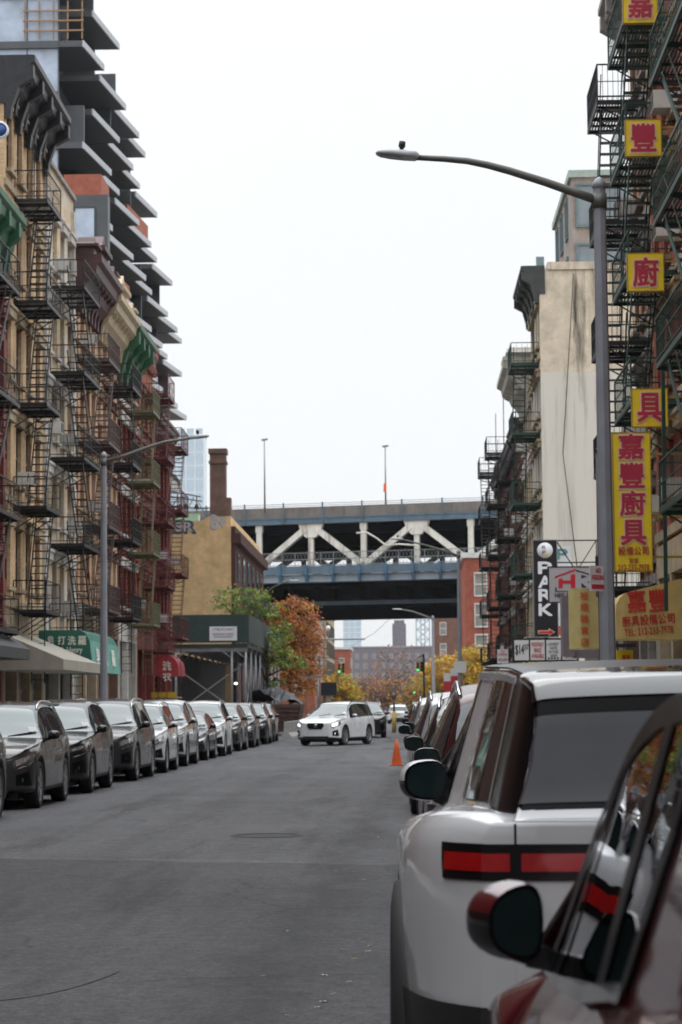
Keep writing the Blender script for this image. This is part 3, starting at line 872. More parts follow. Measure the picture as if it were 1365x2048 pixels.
for i, z in enumerate(floors_t):
    b = MB(); b.box(-26, .0, -.05, .34, z - .42, z); b.build('floor_band', M_CLAD, tw)
    n = 14
    pw = 26 / n
    gl = MB(); mu = MB()
    for k in range(n):
        gl.q((-26 + k * pw, .16, z + .003), (-26 + (k + 1) * pw, .16, z + .003), (-26 + (k + 1) * pw, .16, z + FH - .423), (-26 + k * pw, .16, z + FH - .423))
        mu.box(-26 + (k + 1) * pw - .05, -26 + (k + 1) * pw + .0, .08, .24, z + .004, z + FH - .424)
    wf = mu.build('curtain_wall', M_MULL, tw); gl.build('pane', M_CURT, wf)
    off = 0.0 if i % 2 else 4.0
    off = (i - 3) % 2 * 4.0
    for j in range(7):
        y0 = off + 7.4 * j
        tip_ = {-3: 131, -2: 137, -1: 144, 0: 160.5, 1: 164, 2: 177}.get(i - 3, 184) - 131
        if y0 > tip_ - 4 or z < 24: continue
        L = 7.1 if (i + j) % 3 else 5.2
        s = MB()
        x0, x1 = 1.4, 1.4 + L * .105
        P = [(-2.2, y0), (x0, y0), (x1, y0 + L), (-2.2, y0 + L)]
        s.prism(P, 'z', z - .36, z)
        sl = s.build('balcony', M_CLAD, tw)
        se = MB(); se.prism([(x0 + .003, y0 + .0), (x0 + .09, y0 + .0), (x1 + .09, y0 + L), (x1 + .003, y0 + L)], 'z', z - .38, z + .02); se.build('slab_edge', M_SLAB, sl)
        c = MB()            # dark fin and partition standing on the slab
        if (i * 3 + j) % 4 != 0:
            c.box(-1.19, .25 + .5 * ((i + j) % 3), y0 + 1.8 + .9 * (j % 2), y0 + 2.1 + .9 * (j % 2), z + .004, z + FH - .364)
        c.build('partition', M_CLAD, sl)
        if (i * 5 + j * 3) % 4 == 1:
            c = MB(); c.box(-1.18, -1.1, y0 + 4.0, y0 + 6.0, z + .3, z + FH - .5); c.build('wallboard', M_WHITEB, sl)
        if (i, j) in ((7, 2), (5, 3)):
            c = MB(); c.q((.2, y0 + .1, z + .01), (1.3, y0 + .1, z + .01), (1.3, y0 + .1, z + 1.3), (.2, y0 + .1, z + 1.3)); c.q((1.35, y0 + .15, z + .01), (x1 - .1, y0 + L - .5, z + .01), (x1 - .1, y0 + L - .5, z + 1.1), (1.35, y0 + .15, z + 1.3))
            c.build('safety_net', M_NET, sl)
lb = MB(); lb.box(.005, 3.0, -.6, .33, 18, 31.5); lb.build('lower_block', M_CLAD, tw)
lf_ = MB(); lf_.box(1.1, 2.2, -.66, -.602, 28.3, 28.4); lf_.box(1.1, 2.2, -.66, -.602, 30.7, 30.8); lf_.box(1.0, 1.1, -.66, -.602, 28.3, 30.8); lf_.box(2.2, 2.3, -.66, -.602, 28.3, 30.8); wf = lf_.build('window', M_MULL, tw)
lf_ = MB(); lf_.q((1.1, -.63, 28.4), (2.2, -.63, 28.4), (2.2, -.63, 30.7), (1.1, -.63, 30.7)); lf_.build('pane', M_CURT, wf)
c = MB(); c.box(.4, 2.6, -.5, -.46, 31.5, 32.75); c.box(2.56, 2.6, -.45, 3.0, 31.5, 32.75); c.build('safety_net', M_NET, tw)
h = MB()
for k in range(5): h.bar((-2.0 + k * .85, -.02, 41.0), (-2.0 + k * .85, -.02, 43.3), .07)
for zz in (41.5, 42.1, 42.7): h.bar((-2.1, -.06, zz), (1.5, -.06, zz), .09)
h.build('hoist_frame', mat('raw timber', (.33, .20, .11), .8), tw)


# ================================================================ yellow brick building, chimney
B_YW = brick('mustard brick side wall', 'd6b384', 'dcba8b', 'caa87a', streak=.18, grime='8c744c', k=1.0)
B_CH = brick('chimney brick', '5e4a40', '6a5449', '564841', streak=.3)
B_BW = brick('brown shop front brick', '3c2724', '452d29', '3a2a27', streak=.3)
yb = thing('mustard_building', 'mustard yellow brick building with blank side wall beside the bridge', 'building', (-18.2, 158, 0))
w = MB()
w.prism([(0, 0), (6.2, 0), (6.2, 14.9), (4.7, 14.9), (4.2, 14.6), (0, 14.6)], 'y', 0, 32)
w.build('wall', B_YW, yb)
w = MB(); w.box(6.203, 6.5, .2, 32, 0, 14.2); w.box(6.203, 6.9, .1, 32, 13.0, 13.7); w.build('street_front', B_BW, yb)
for k in range(6):
    for z in (4.6, 7.6, 10.5):
        f = MB(); f.box(6.502, 6.58, 2.0 + k * 5, 3.6 + k * 5, z, z + 1.9); wf = f.build('window', M_FRAMED, yb)
        p = MB(); p.q((6.585, 2.1 + k * 5, z + .1), (6.585, 3.5 + k * 5, z + .1), (6.585, 3.5 + k * 5, z + 1.8), (6.585, 2.1 + k * 5, z + 1.8)); p.build('pane', M_PANE, wf)
ch = MB(); ch.box(4.75, 5.85, -.02, 1.2, 14.904, 19.3); ch.box(4.68, 5.92, -.09, 1.27, 18.6, 18.8); ch.box(4.66, 5.94, -.11, 1.29, 19.304, 19.65); ch.box(5.854, 6.2, .0, 1.2, 14.904, 16.2)
ch.build('chimney', B_CH, yb)
M_GRW = mat('graffiti pale', (.40, .39, .42), .7); M_GRD = mat('graffiti dark', (.05, .07, .09), .7)
lettering('graffiti', 'SR', 3.0, -.012, 14.15, 1.5, .85, M_GRD, yb, .06)
lettering('graffiti', 'SR', 2.95, -.02, 14.18, 1.25, .65, M_GRW, yb, .0)
lettering('graffiti', 'B+', 5.35, -.03, 14.5, 1.0, .95, M_GRW, yb, .05)
# roof frame with spotlights, mint box, pole on the mustard building
fr = thing('roof_sign_frame', 'steel sign frame with hanging spotlights on the mustard building roof', 'sign frame', (-18.0, 166, 14.62))
f = MB()
for a, b in (((0, 0, 3.0), (3.2, 0, 2.4)), ((0, 0, 2.6), (3.3, 0, 2.05)), ((.2, 0, 1.7), (4.2, 0, 1.5))): f.bar(a, b, .09)
for x in (.3, 1.5, 2.9): f.bar((x, 0, 0), (x, 0, 3.0 - .18 * x), .08)
for x in (.3, 1.5): f.bar((x, 0, 0), (x + 1.2, 0, 2.4), .05); f.bar((x + 1.2, 0, 0), (x, 0, 2.4), .05)
f.bar((3.0, 0, 2.0), (4.2, 0, 0), .06)
f.build('frame', mat('sign frame steel', (.13, .12, .12), .6, .3), fr)
for x in (.7, 1.7, 2.1, 2.9):
    s = MB(); s.lathe([(.03, .3), (.09, .25), (.2, -.1), (.0, -.1)], (x, -.1, 1.6), 8); s.build('spotlight', M_BLACK, fr)
s = MB(); s.prism([(-.3, 3.3), (1.9, 2.75), (1.9, 2.95), (.9, 3.9), (-.3, 4.0)], 'y', -.05, .1); s.build('panel', mat('white sign panel', (.74, .74, .75), .6), fr)
s = MB(); s.prism([(-.2, 3.5), (.05, 3.35), (.5, 3.95), (1.0, 3.9), (1.5, 3.4), (1.62, 3.0), (1.72, 3.5), (1.35, 4.05), (.8, 4.25), (.95, 4.55), (1.3, 4.45), (1.1, 4.7), (.8, 4.85), (.75, 4.4), (.35, 4.35), (0, 4.6), (-.2, 4.4)], 'y', -.12, -.054); s.build('torn_tarp', mat('brown tarp', (.14, .11, .11), .9), fr)
bx = MB(); bx.box(0, 2.4, 0, 1.4, 0, .95); bx.box(-.02, 2.42, -.02, 1.42, .954, 1.0)
tag(bx.build('rooftop_box', mat('mint green sheet', (.34, .56, .46), .6, var=.08), None, (-17.2, 164, 14.62)), 'mint green box on the roof of the mustard building', 'roof box')

# ================================================================ sidewalk shed
M_SHED = mat('dark green plywood', (.018, .040, .036), .6, var=.2, scale=2)
M_STEEL = mat('galvanised scaffold', (.24, .24, .25), .5, .5, var=.2)
sh = thing('sidewalk_shed', 'green boarded sidewalk shed on steel scaffold legs with white sign', 'scaffold', (-12.6, 124, .15))
b = MB(); b.box(0, 4.15, 0, .08, 4.98, 6.5); b.box(4.07, 4.15, .084, 34, 4.98, 6.5); b.box(0, 4.06, .09, 34, 4.7, 4.9)
b.build('hoarding', M_SHED, sh)
for k in range(9):
    b = MB(); b.box(0, 4.06, 4 * k + .15, 4 * k + .29, 4.5, 4.69); b.build('deck_beam', M_STEEL, sh)
for k in range(9):
    for x in (.15, 3.2, 3.95):
        l_ = MB(); l_.tube([(x, .2 + 4 * k, 0), (x, .2 + 4 * k, 4.5)], .07, 8); l_.tube([(x - .0, .2 + 4 * k, 4.1), (x + (.5 if x < 2 else -.5), .2 + 4 * k, 4.5)], .045, 6)
        l_.lathe([(.16, 0), (.16, .04), (.0, .05)], (x, .2 + 4 * k, 0), 8); l_.build('leg', M_STEEL, sh)
br = MB()
br.bar((.15, .2, 3.6), (3.95, .2, .9), .07); br.bar((.15, .2, 1.2), (3.95, .2, 3.9), .06)
for k in range(8):
    br.bar((3.95, .2 + 4 * k, 3.8), (3.95, 4.2 + 4 * k, .8), .05); br.bar((3.95, 4.2 + 4 * k, 3.8), (3.95, .2 + 4 * k, .8), .05); br.bar((3.95, .2 + 4 * k, 1.2), (3.95, 4.2 + 4 * k, 1.2), .045)
br.build('brace', M_STEEL, sh)
sg = MB(); sg.box(2.0, 3.5, -.05, -.004, 5.08, 5.85); so_ = sg.build('sign_board', mat('white sign board', (.62, .62, .63), .5, var=.05), sh)
M_TXB = mat('sign lettering black', (.02, .02, .022), .6)
M_TXBL = mat('sign lettering blue', (.05, .06, .20), .6)
lettering('lettering', '(718) 417-8641', 2.75, -.056, 5.68, 1.1, .14, M_TXB, so_)
lettering('lettering', 'SIDEWALK SHED\nSCAFFOLDING', 2.75, -.056, 5.36, 1.15, .26, M_TXBL, so_)
wl2 = thing('site_fence', 'dark plywood construction fence behind the sidewalk shed', 'fence', (-12.4, 126, .15))
b = MB(); b.box(0, .06, 0, 31, 0, 4.4); b.build('board', mat('dark plywood', (.022, .024, .024), .8), wl2)
b = MB(); b.box(-8, 0, .2, .28, 0, 4.4); b.build('board', mat('dark plywood', (.022, .024, .024), .8), wl2)
lp = MB(); lp.lathe([(.0, .1), (.09, .06), (.11, 0), (.0, -.05)], n=10)
tag(lp.build('work_light', mat('lit bulb', (1, .93, .75), .5, emit=3), None, (-9.4, 127, 2.9)), 'small lit work lamp under the sidewalk shed', 'lamp')

# ================================================================ bridge
M_BBLUE = mat('bridge blue paint', (.10, .15, .195), .55, .1, var=.2, scale=.8, streak=.4, grime='3b332e')
M_BBLUE2 = mat('bridge bright blue paint', (.07, .16, .25), .55, .1, var=.2, scale=.8)
M_BPALE = mat('bridge pale girder', (.27, .33, .38), .55, .1, var=.2, scale=.6, streak=.4)
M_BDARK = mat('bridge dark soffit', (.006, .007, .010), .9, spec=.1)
M_BWHITE = mat('bridge cream truss', (.70, .67, .60), .6, var=.12, scale=.5, streak=.8, grime='6b4a2e')
M_BRUST = mat('rusty concrete parapet', (.17, .15, .135), .8, var=.3, scale=.5, streak=.6, grime='2c2522')
M_BFENCE = mat('bridge chain link', (.24, .25, .25), .6, .3)
BR = thing('bridge', 'steel bridge with cream truss crossing over the street', 'bridge', at(730, 1411, 237).xy.to_3d(), R(-15))
bx0, bx1 = -62, 62
pit = 5.75
b = MB(); b.box(bx0, bx1, 0, .35, 21.4, 22.55); b.build('parapet', M_BRUST, BR)
b = MB(); b.box(bx0, bx1, -.25, .3, 20.75, 21.39); b.box(bx0, bx1, -.32, -.04, 21.3, 21.45); b.build('upper_girder', M_BBLUE, BR)
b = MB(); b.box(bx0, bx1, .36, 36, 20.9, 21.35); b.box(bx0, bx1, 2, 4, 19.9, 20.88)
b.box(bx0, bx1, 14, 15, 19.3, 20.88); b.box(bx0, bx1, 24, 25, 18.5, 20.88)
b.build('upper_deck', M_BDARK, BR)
b = MB()
for k in range(-13, 14):
    x = k * pit * .75
    b.bar((x, -.28, 20.8), (x, -.38, 23.0), .14)
for zz in (22.9, 22.7): b.bar((bx0, .1, zz), (bx1, .1, zz), .05)
b.build('railing', M_BBLUE, BR)
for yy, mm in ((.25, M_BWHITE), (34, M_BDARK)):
    for k in range(-9, 10):
        x = k * pit
        t = MB()
        t.box(x - .28, x + .28, yy - .2, yy + .2, 16.3, 20.74)
        t.box(x - .36, x + .36, yy - .25, yy + .25, 20.0, 20.7)
        t.build('truss_post', mm, BR)
        if k % 2:
            t = MB()
            t.bar((x - .5, yy, 20.3), (x - pit + .2, yy, 16.4), .62, .74, up=(0, 1, 0)); t.bar((x + .5, yy, 20.3), (x + pit - .2, yy, 16.4), .62, .74, up=(0, 1, 0))
            t.prism([(x - 1.35, 20.745), (x + 1.35, 20.745), (x + 1.0, 19.75), (x + .5, 19.3), (x - .5, 19.3), (x - 1.0, 19.75)], 'y', yy - .3, yy + .3)
            t.build('truss_diagonal', mm, BR)
b = MB()
for k in range(-9, 10):                    # diagonals of the inner truss line
    x = k * pit
    b.bar((x, 18, 15.9), (x + pit, 18, 19.6), .5)
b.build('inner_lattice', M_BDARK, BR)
b = MB()
for zz in (16.3, 16.9, 17.6): b.bar((bx0, -1.5, zz), (bx1, -1.5, zz), .07)
for k in range(-40, 41): b.bar((k * 1.4, -1.5, 16.0), (k * 1.4, -1.5, 17.6), .06)
for k in range(-150, 151): b.bar((k * .38, -1.5, 16.1), (k * .38 + .7, -1.5, 17.55), .02); b.bar((k * .38 + .7, -1.5, 16.1), (k * .38, -1.5, 17.55), .02)
b.build('walkway_fence', M_BFENCE, BR)
b = MB(); b.box(bx0, bx1, -1.6, -1.3, 15.35, 16.2); b.build('lower_fascia', M_BBLUE, BR)
b = MB(); b.box(bx0, bx1, -1.2, .6, 14.55, 15.34); b.build('lower_girder', M_BPALE, BR)
b = MB()
for k in range(-20, 21):
    x = k * pit * .5
    b.prism([(-1.95, 16.3), (-1.605, 16.3), (-1.21, 14.5), (-1.5, 14.5), (-1.85, 15.3)], 'x', x - .13, x + .13)
b.build('bracket', M_BBLUE2, BR)
b = MB(); b.box(bx0, bx1, .62, 36, 14.2, 15.3); b.box(bx0, bx1, 33.2, 33.6, 15.304, 16.75)
for k in range(-20, 21): b.box(k * pit * .5 - .2, k * pit * .5 + .2, 1.5, 35, 13.1, 14.2)
b.box(bx0, bx1, 8, 8.5, 12.3, 14.19); b.box(bx0, bx1, 30, 31, 11.75, 14.19)
for k in range(-20, 21): b.bar((k * pit * .5, 31.2, 14.1), (k * pit * .5 + 2.8, 31.2, 11.9), .25)
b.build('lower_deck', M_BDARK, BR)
b = MB(); b.box(bx0, bx1, 4, 4.6, 12.35, 12.75); b.build('utility_beam', M_BBLUE, BR)
b = MB(); b.tube([(-.6, -.5, 19.6), (.6, -.5, 19.6), (1.6, -.5, 19.0), (2.6, -.5, 18.2), (4, -.5, 18.3), (6, -.5, 18.1)], .1, 6); b.build('conduit', M_BWHITE, BR)
for px, yt in ((530, 880), (772, 893)):
    p_ = at(px, 1010, 238.5)
    t = at(px, yt, 238.5)
    lp = MB(); lp.tube([(0, 0, 0), (0, 0, t.z - 22)], [.10, .06], 8); lp.tube([(-.3, 0, t.z - 22), (.35, 0, t.z - 21.9)], .12, 6)
    tag(lp.build('lamp_post', M_STEEL, None, (p_.x, 238.5, 22)), 'thin tall lamp post on the bridge deck, ' + ('left one of two' if px < 600 else 'right one with an orange marker'), 'lamp post', 'lamp posts on the bridge')
p_ = at(770, 975, 238.2)
fl_ = MB(); fl_.prism([(-.16, -.45), (.12, -.45), (.2, .1), (.05, .5), (-.1, .4)], 'y', -.05, .05)
tag(fl_.build('marker_flag', mat('orange flag', (.8, .12, .03), .7), None, p_), 'small orange marker tied to the right bridge lamp post', 'flag')
# ================================================================ trees
M_BARK = mat('tree bark', (.10, .08, .065), .9, var=.3, scale=8)


def tree(name, label, base, H, blobs, cols, n, ls, group=None, trunk_r=.16, seed=1, limbs=9, dens=1.0):
    """trunk with limbs, crown of many separate leaf clusters spread through overlapping blobs (cx, cy, cz, rx, ry, rz)"""
    rnd = random.Random(seed)
    root = thing(name, label, 'tree', base, 0, group)
    t = MB()
    cz = sum(b[2] for b in blobs) / len(blobs)
    t.tube([(0, 0, 0), (.05, 0, cz * .35), (-.06, .05, cz * .7), (.05, 0, min(H, cz * 1.15))], [trunk_r, trunk_r * .8, trunk_r * .6, trunk_r * .3], 8)
    for k in range(limbs):
        b = blobs[k % len(blobs)]
        z0 = cz * rnd.uniform(.4, .9)
        e_ = Vector((b[0] + rnd.uniform(-.7, .7) * b[3], b[1] + rnd.uniform(-.7, .7) * b[4], b[2] + rnd.uniform(-.4, .7) * b[5]))
        m_ = Vector((e_.x * .45, e_.y * .45, z0 + (e_.z - z0) * .65))
        t.tube([(0, 0, z0), m_, e_], [trunk_r * .45, trunk_r * .28, trunk_r * .08], 5)
        for q_ in range(3):
            e2 = e_ + Vector((rnd.uniform(-.5, .5), rnd.uniform(-.5, .5), rnd.uniform(-.1, .7))) * b[3] * .5
            t.tube([m_.lerp(e_, .5), e2], [trunk_r * .15, trunk_r * .04], 4)
    t.build('trunk', M_BARK, root)
    c = MB()
    tot = sum(b[3] * b[4] * b[5] for b in blobs)
    for b in blobs:
        nn = int(n * b[3] * b[4] * b[5] / tot)
        clumps = []
        for _ in range(max(6, nn // 22)):
            while True:
                p = Vector((rnd.uniform(-1, 1), rnd.uniform(-1, 1), rnd.uniform(-1, 1)))
                if p.length < 1.0 + .22 * (rnd.random() < .3) and p.length > .35 * rnd.random(): break
            clumps.append(p)
        for cp in clumps:
            mi = rnd.choices(range(len(cols)), [3] + [2] * (len(cols) - 1))[0]
            for _ in range(22):
                o_ = Vector((rnd.gauss(0, 1), rnd.gauss(0, 1), rnd.gauss(0, .8))) * .17
                p = cp + o_
                ce = Vector((b[0] + p.x * b[3], b[1] + p.y * b[4], b[2] + p.z * b[5]))
                a = Vector((rnd.gauss(0, 1), rnd.gauss(0, 1), rnd.gauss(0, .7))).normalized() * ls * rnd.uniform(.6, 1.25)
                u = a.cross(Vector((rnd.gauss(0, 1), rnd.gauss(0, 1), rnd.gauss(0, 1)))).normalized() * a.length * .55
                c.cur = mi if rnd.random() < .8 else rnd.randrange(len(cols))
                c.q(ce - a, ce + u, ce + a, ce - u)
    link('crown', c_mesh(c, cols), root)
    return root


def c_mesh(c, cols):
    me = bpy.data.meshes.new('crown')
    me.from_pydata(c.v, [], c.f)
    for m_ in cols: me.materials.append(m_)
    me.polygons.foreach_set('material_index', c.mi)
    return me


def leafmat(name, col):
    if name in MC: return MC[name]
    m, n, l, p = _new(name)
    p.inputs['Base Color'].default_value = lin(col) + (1,)
    p.inputs['Roughness'].default_value = .6
    t = n.new('ShaderNodeTexCoord'); no = n.new('ShaderNodeTexNoise'); no.inputs['Scale'].default_value = 1.4; no.inputs['Detail'].default_value = 4
    l.new(t.outputs['Object'], no.inputs['Vector'])
    r = n.new('ShaderNodeValToRGB'); r.color_ramp.elements[0].position = .3; r.color_ramp.elements[1].position = .7
    c = lin(col)
    r.color_ramp.elements[0].color = tuple(v * .65 for v in c) + (1,); r.color_ramp.elements[1].color = tuple(v * 1.35 for v in c) + (1,)
    l.new(no.outputs['Fac'], r.inputs[0]); l.new(r.outputs[0], p.inputs['Base Color'])
    tr = n.new('ShaderNodeBsdfTranslucent'); l.new(r.outputs[0], tr.inputs[0])
    mx = n.new('ShaderNodeMixShader'); mx.inputs[0].default_value = .3
    l.new(p.outputs[0], mx.inputs[1]); l.new(tr.outputs[0], mx.inputs[2]); l.new(mx.outputs[0], n['Material Output'].inputs[0])
    MC[name] = m
    return m


L_GR = [leafmat('leaf green', (.20, .28, .06)), leafmat('leaf yellow green', (.36, .38, .07)), leafmat('leaf deep green', (.10, .16, .045))]
L_OR = [leafmat('leaf russet', (.38, .13, .045)), leafmat('leaf orange brown', (.52, .20, .045)), leafmat('leaf brown', (.17, .075, .04)), leafmat('leaf amber', (.48, .24, .04))]
L_YE = [leafmat('leaf gold', (.60, .38, .04)), leafmat('leaf amber', (.31, .16, .03)), leafmat('leaf olive gold', (.36, .31, .05))]
L_BR = [leafmat('leaf bare brown', (.15, .10, .075)), leafmat('leaf russet', (.19, .075, .028)), leafmat('twig grey', (.16, .13, .11))]
tree('street_tree', 'green leaved street tree beside the sidewalk shed', (-8.35, 139.5, .15), 8, [(-1.7, .3, 7.9, 1.8, 1.2, .8), (-.3, 0, 7.5, 1.2, 1.0, .7), (.5, 0, 5.3, 1.15, 1.2, 1.3), (1.2, 0, 4.3, .95, 1.0, .75), (2.0, -.2, 4.0, .75, .7, .3), (.3, 0, 2.6, .8, .9, .5)], L_GR, 2900, .12, seed=4)
tree('street_tree', 'russet autumn tree in front of the bridge', (-9.3, 186, .15), 10.5, [(.2, 0, 9.2, 1.6, 1.6, 1.4), (-.9, 0, 7.4, 2.3, 2.0, 1.7), (1.0, 0, 7.2, 1.8, 1.8, 1.7), (.3, 0, 5.2, 2.3, 2.2, 1.6), (.9, 0, 3.4, 1.7, 1.7, 1.3), (-1.8, 0, 6.5, 1.0, 1.2, 1.2)], L_OR, 9000, .15, seed=8, trunk_r=.22)
ty = 'yellow autumn trees far down the street'
tree('street_tree', 'yellow tree low beyond the white car on the left', (-9.5, 330, .0), 6, [(0, 0, 4.2, 2.6, 2.4, 2.0), (1.6, 0, 2.6, 2.0, 2, 1.6)], L_YE[:2] + L_GR[1:2], 2600, .28, ty, seed=11)
tree('street_tree', 'golden tree behind the red and white banners', (5.6, 330, 0), 10, [(0, 0, 6.2, 3.2, 3, 2.4), (2.6, 0, 5.0, 2.4, 2.4, 2.4), (-2.2, 0, 4.8, 2.2, 2.2, 1.7)], L_YE, 4200, .28, ty, seed=12)
tree('street_tree', 'golden tree in front of the red brick side wall', (4.9, 196, .15), 7, [(.9, 0, 4.8, 1.5, 1.5, 1.6), (.2, 0, 3.2, 1.3, 1.3, 1.3)], L_YE, 3000, .16, ty, seed=13)
bt = 'bare brownish trees at the end of the street'
tree('bare_tree', 'tallest bare brownish tree at the street end below the brick tower', (-2.5, 520, 0), 18, [(0, 0, 9, 6, 5, 5.5), (-4, 0, 5, 5, 4, 4), (3.2, 0, 6, 4.5, 4, 4.5)], L_BR, 2600, .30, bt, trunk_r=.3, seed=15, limbs=30)
tree('bare_tree', 'russet half bare tree low at the end of the street', (-6, 470, 0), 9, [(0, 0, 4.2, 5.5, 3, 3.4), (5, 0, 3.4, 4, 3, 2.6)], L_BR + L_OR[3:], 3200, .32, bt, trunk_r=.2, seed=16, limbs=18)
tree('bare_tree', 'gold tinged low tree at the right of the street end', (3.0, 450, 0), 9, [(0, 0, 3.6, 4.6, 3, 2.8), (3.5, 0, 5.2, 3.4, 3, 3.0)], L_BR[:1] + L_YE, 3200, .32, bt, trunk_r=.2, seed=17, limbs=18)


# ================================================================ buildings beyond
def far_block(name, label, base, sx, sy, H, wall, rows, cols, ww, wh, z0, frame, pane, face='S', rot=0., group=None, extra=None, street=None):
    root = thing(name, label, 'building', base, rot, group)
    w = MB(); w.box(0, sx, 0, sy, 0, H); w.build('wall', wall, root)
    w = MB(); w.box(-.25, sx + .25, -.25, sy + .25, H + .004, H + .5); w.build('coping', frame, root)
    f = MB(); f.box(-ww / 2, ww / 2, -.12, -.003, -.15, 0); f.box(-ww / 2, ww / 2, -.12, -.003, wh, wh + .15); f.box(-ww / 2, -ww / 2 + .1, -.1, -.003, .003, wh - .003); f.box(ww / 2 - .1, ww / 2, -.1, -.003, .003, wh - .003); f.box(-ww / 2 + .104, ww / 2 - .104, -.08, -.003, wh * .48, wh * .54)
    fm = f.mesh('window', frame)
    p = MB(); p.q((-ww / 2 + .1, -.02, 0), (ww / 2 - .1, -.02, 0), (ww / 2 - .1, -.02, wh), (-ww / 2 + .1, -.02, wh)); pm = p.mesh('pane', pane)
    if 'S' in face:
        for r in range(rows):
            for c in range(cols):
                o = link('window', fm, root, (sx * (c + .5) / cols, 0, z0 + (H - z0 - .6) * r / rows)); link('pane', pm, o)
    if street:                          # windows and fire balconies on the street flank
        side, n = street
        for r in range(rows):
            for c in range(n):
                o = link('window', fm, root, (0 if side < 0 else sx, sy * (c + .5) / n, z0 + (H - z0 - .6) * r / rows), R(-90) if side < 0 else R(90)); link('pane', pm, o)
    if extra: extra(root)
    return root


B_REDB = brick('bright red brick', '7d4537', '854c3d', '70443a', streak=.15)
B_BRF = brick('far brown brick', '5d4238', '674a3f', '584640', streak=.2)
B_GRF = brick('far grey purple brick', '5e5860', '665f67', '5c565c', streak=.1)
M_PBLU = mat('pale blue glass tower', (.60, .68, .74), .3, var=.06, scale=.05)
far_block('brick_building', 'bright red brick building with white windows at the right bridge side', at(933, 1411, 214).xy.to_3d(), 12, 20, 15.4, B_REDB, 4, 4, 1.25, 2.0, 3.2, M_FRAMEW, M_PANE2)
far_block('brick_building', 'brown brick building with white arched windows seen under the bridge', (5.8, 440, 0), 14, 22, 24, B_BRF, 5, 4, 1.3, 2.2, 3.0, M_FRAMEW, M_PANE2)
# left side beyond the bridge
far_block('brick_building', 'reddish building with fire escapes beyond the russet tree', (-24, 300, 0), 12.2, 30, 16.5, B_RED2, 4, 3, 1.2, 1.9, 3.5, M_FRAMEW, M_PANE, street=(1, 8), extra=lambda r: [fire_escape_rot(r, 12.2, 4 + 8 * k) for k in range(3)] if False else None)
far_block('brick_building', 'pale corner building with dark fire balconies under the bridge', (-24, 332, 0), 12.6, 40, 15.5, B_STONE, 4, 3, 1.2, 1.9, 3.5, M_FRAMED, M_PANE, street=(1, 8))
far_block('brick_building', 'small bright red building beyond the left traffic signal', (-22, 480, 0), 10.6, 20, 13.5, B_REDB, 3, 3, 1.2, 1.8, 3.5, M_FRAMEW, M_PANE2, street=(1, 4))


def water_tower(r):
    w = MB(); w.box(15.5, 20.8, 2, 8, 24.6, 33.2); w.box(16.2, 20.2, 2.5, 7.5, 33.2, 34.6); w.build('stair_tower', B_GRF, r)


far_block('housing_block', 'long grey purple housing block with stair tower at the street end', (-20, 880, 0), 40, 16, 24, B_GRF, 5, 12, 1.7, 1.9, 5, M_FRAMEG, M_PANE2, extra=water_tower)
M_PBLP = mat('pale blue tower glazing', (.46, .56, .64), .25, var=.06, scale=.05)
far_block('glass_tower', 'pale blue glass tower seen under the bridge', at(688, 1411, 1500).xy.to_3d(), 12, 14, 90, M_PBLU, 24, 3, 3.2, 2.6, 4, M_PBLU, M_PBLP)
far_block('glass_tower', 'pale blue glass tower standing above the mustard building', at(338, 1411, 1300).xy.to_3d(), 20.5, 20, 158, M_PBLU, 10, 4, 4, 12, 80, M_PBLU, M_PBLP)
# lattice pylon of a far bridge
py = thing('bridge_pylon', 'pale blue lattice pylon of a distant bridge', 'pylon', at(848, 1411, 1400).xy.to_3d())
M_PYL = mat('pylon pale blue steel', (.33, .41, .48), .5)
b = MB()
for x in (-4, -1.2, 1.2, 4): b.bar((x * 1.05, 0, 0), (x, 0, 72), .8)
for k in range(12):
    z = k * 6
    b.bar((-4, 0, z), (4, 0, z + 6), .5); b.bar((4, 0, z), (-4, 0, z + 6), .5); b.bar((-4, 0, z), (4, 0, z), .6)
b.build('lattice', M_PYL, py)
b = MB()
b.tube([(-4, 0, 70), (-30, 0, 46), (-60, 0, 30)], .25, 4); b.build('cable', M_PYL, py)
# ================================================================ street furniture
M_POLE = mat('grey lamp post paint', (.25, .26, .285), .5, .15, var=.12, scale=3, streak=.25)
M_ALU = mat('galvanised arm', (.12, .12, .105), .5, .3, var=.15)
M_HEAD = mat('lamp head grey', (.40, .41, .42), .45, var=.08)
M_LENS = mat('lamp lens', (.20, .20, .19), .3)


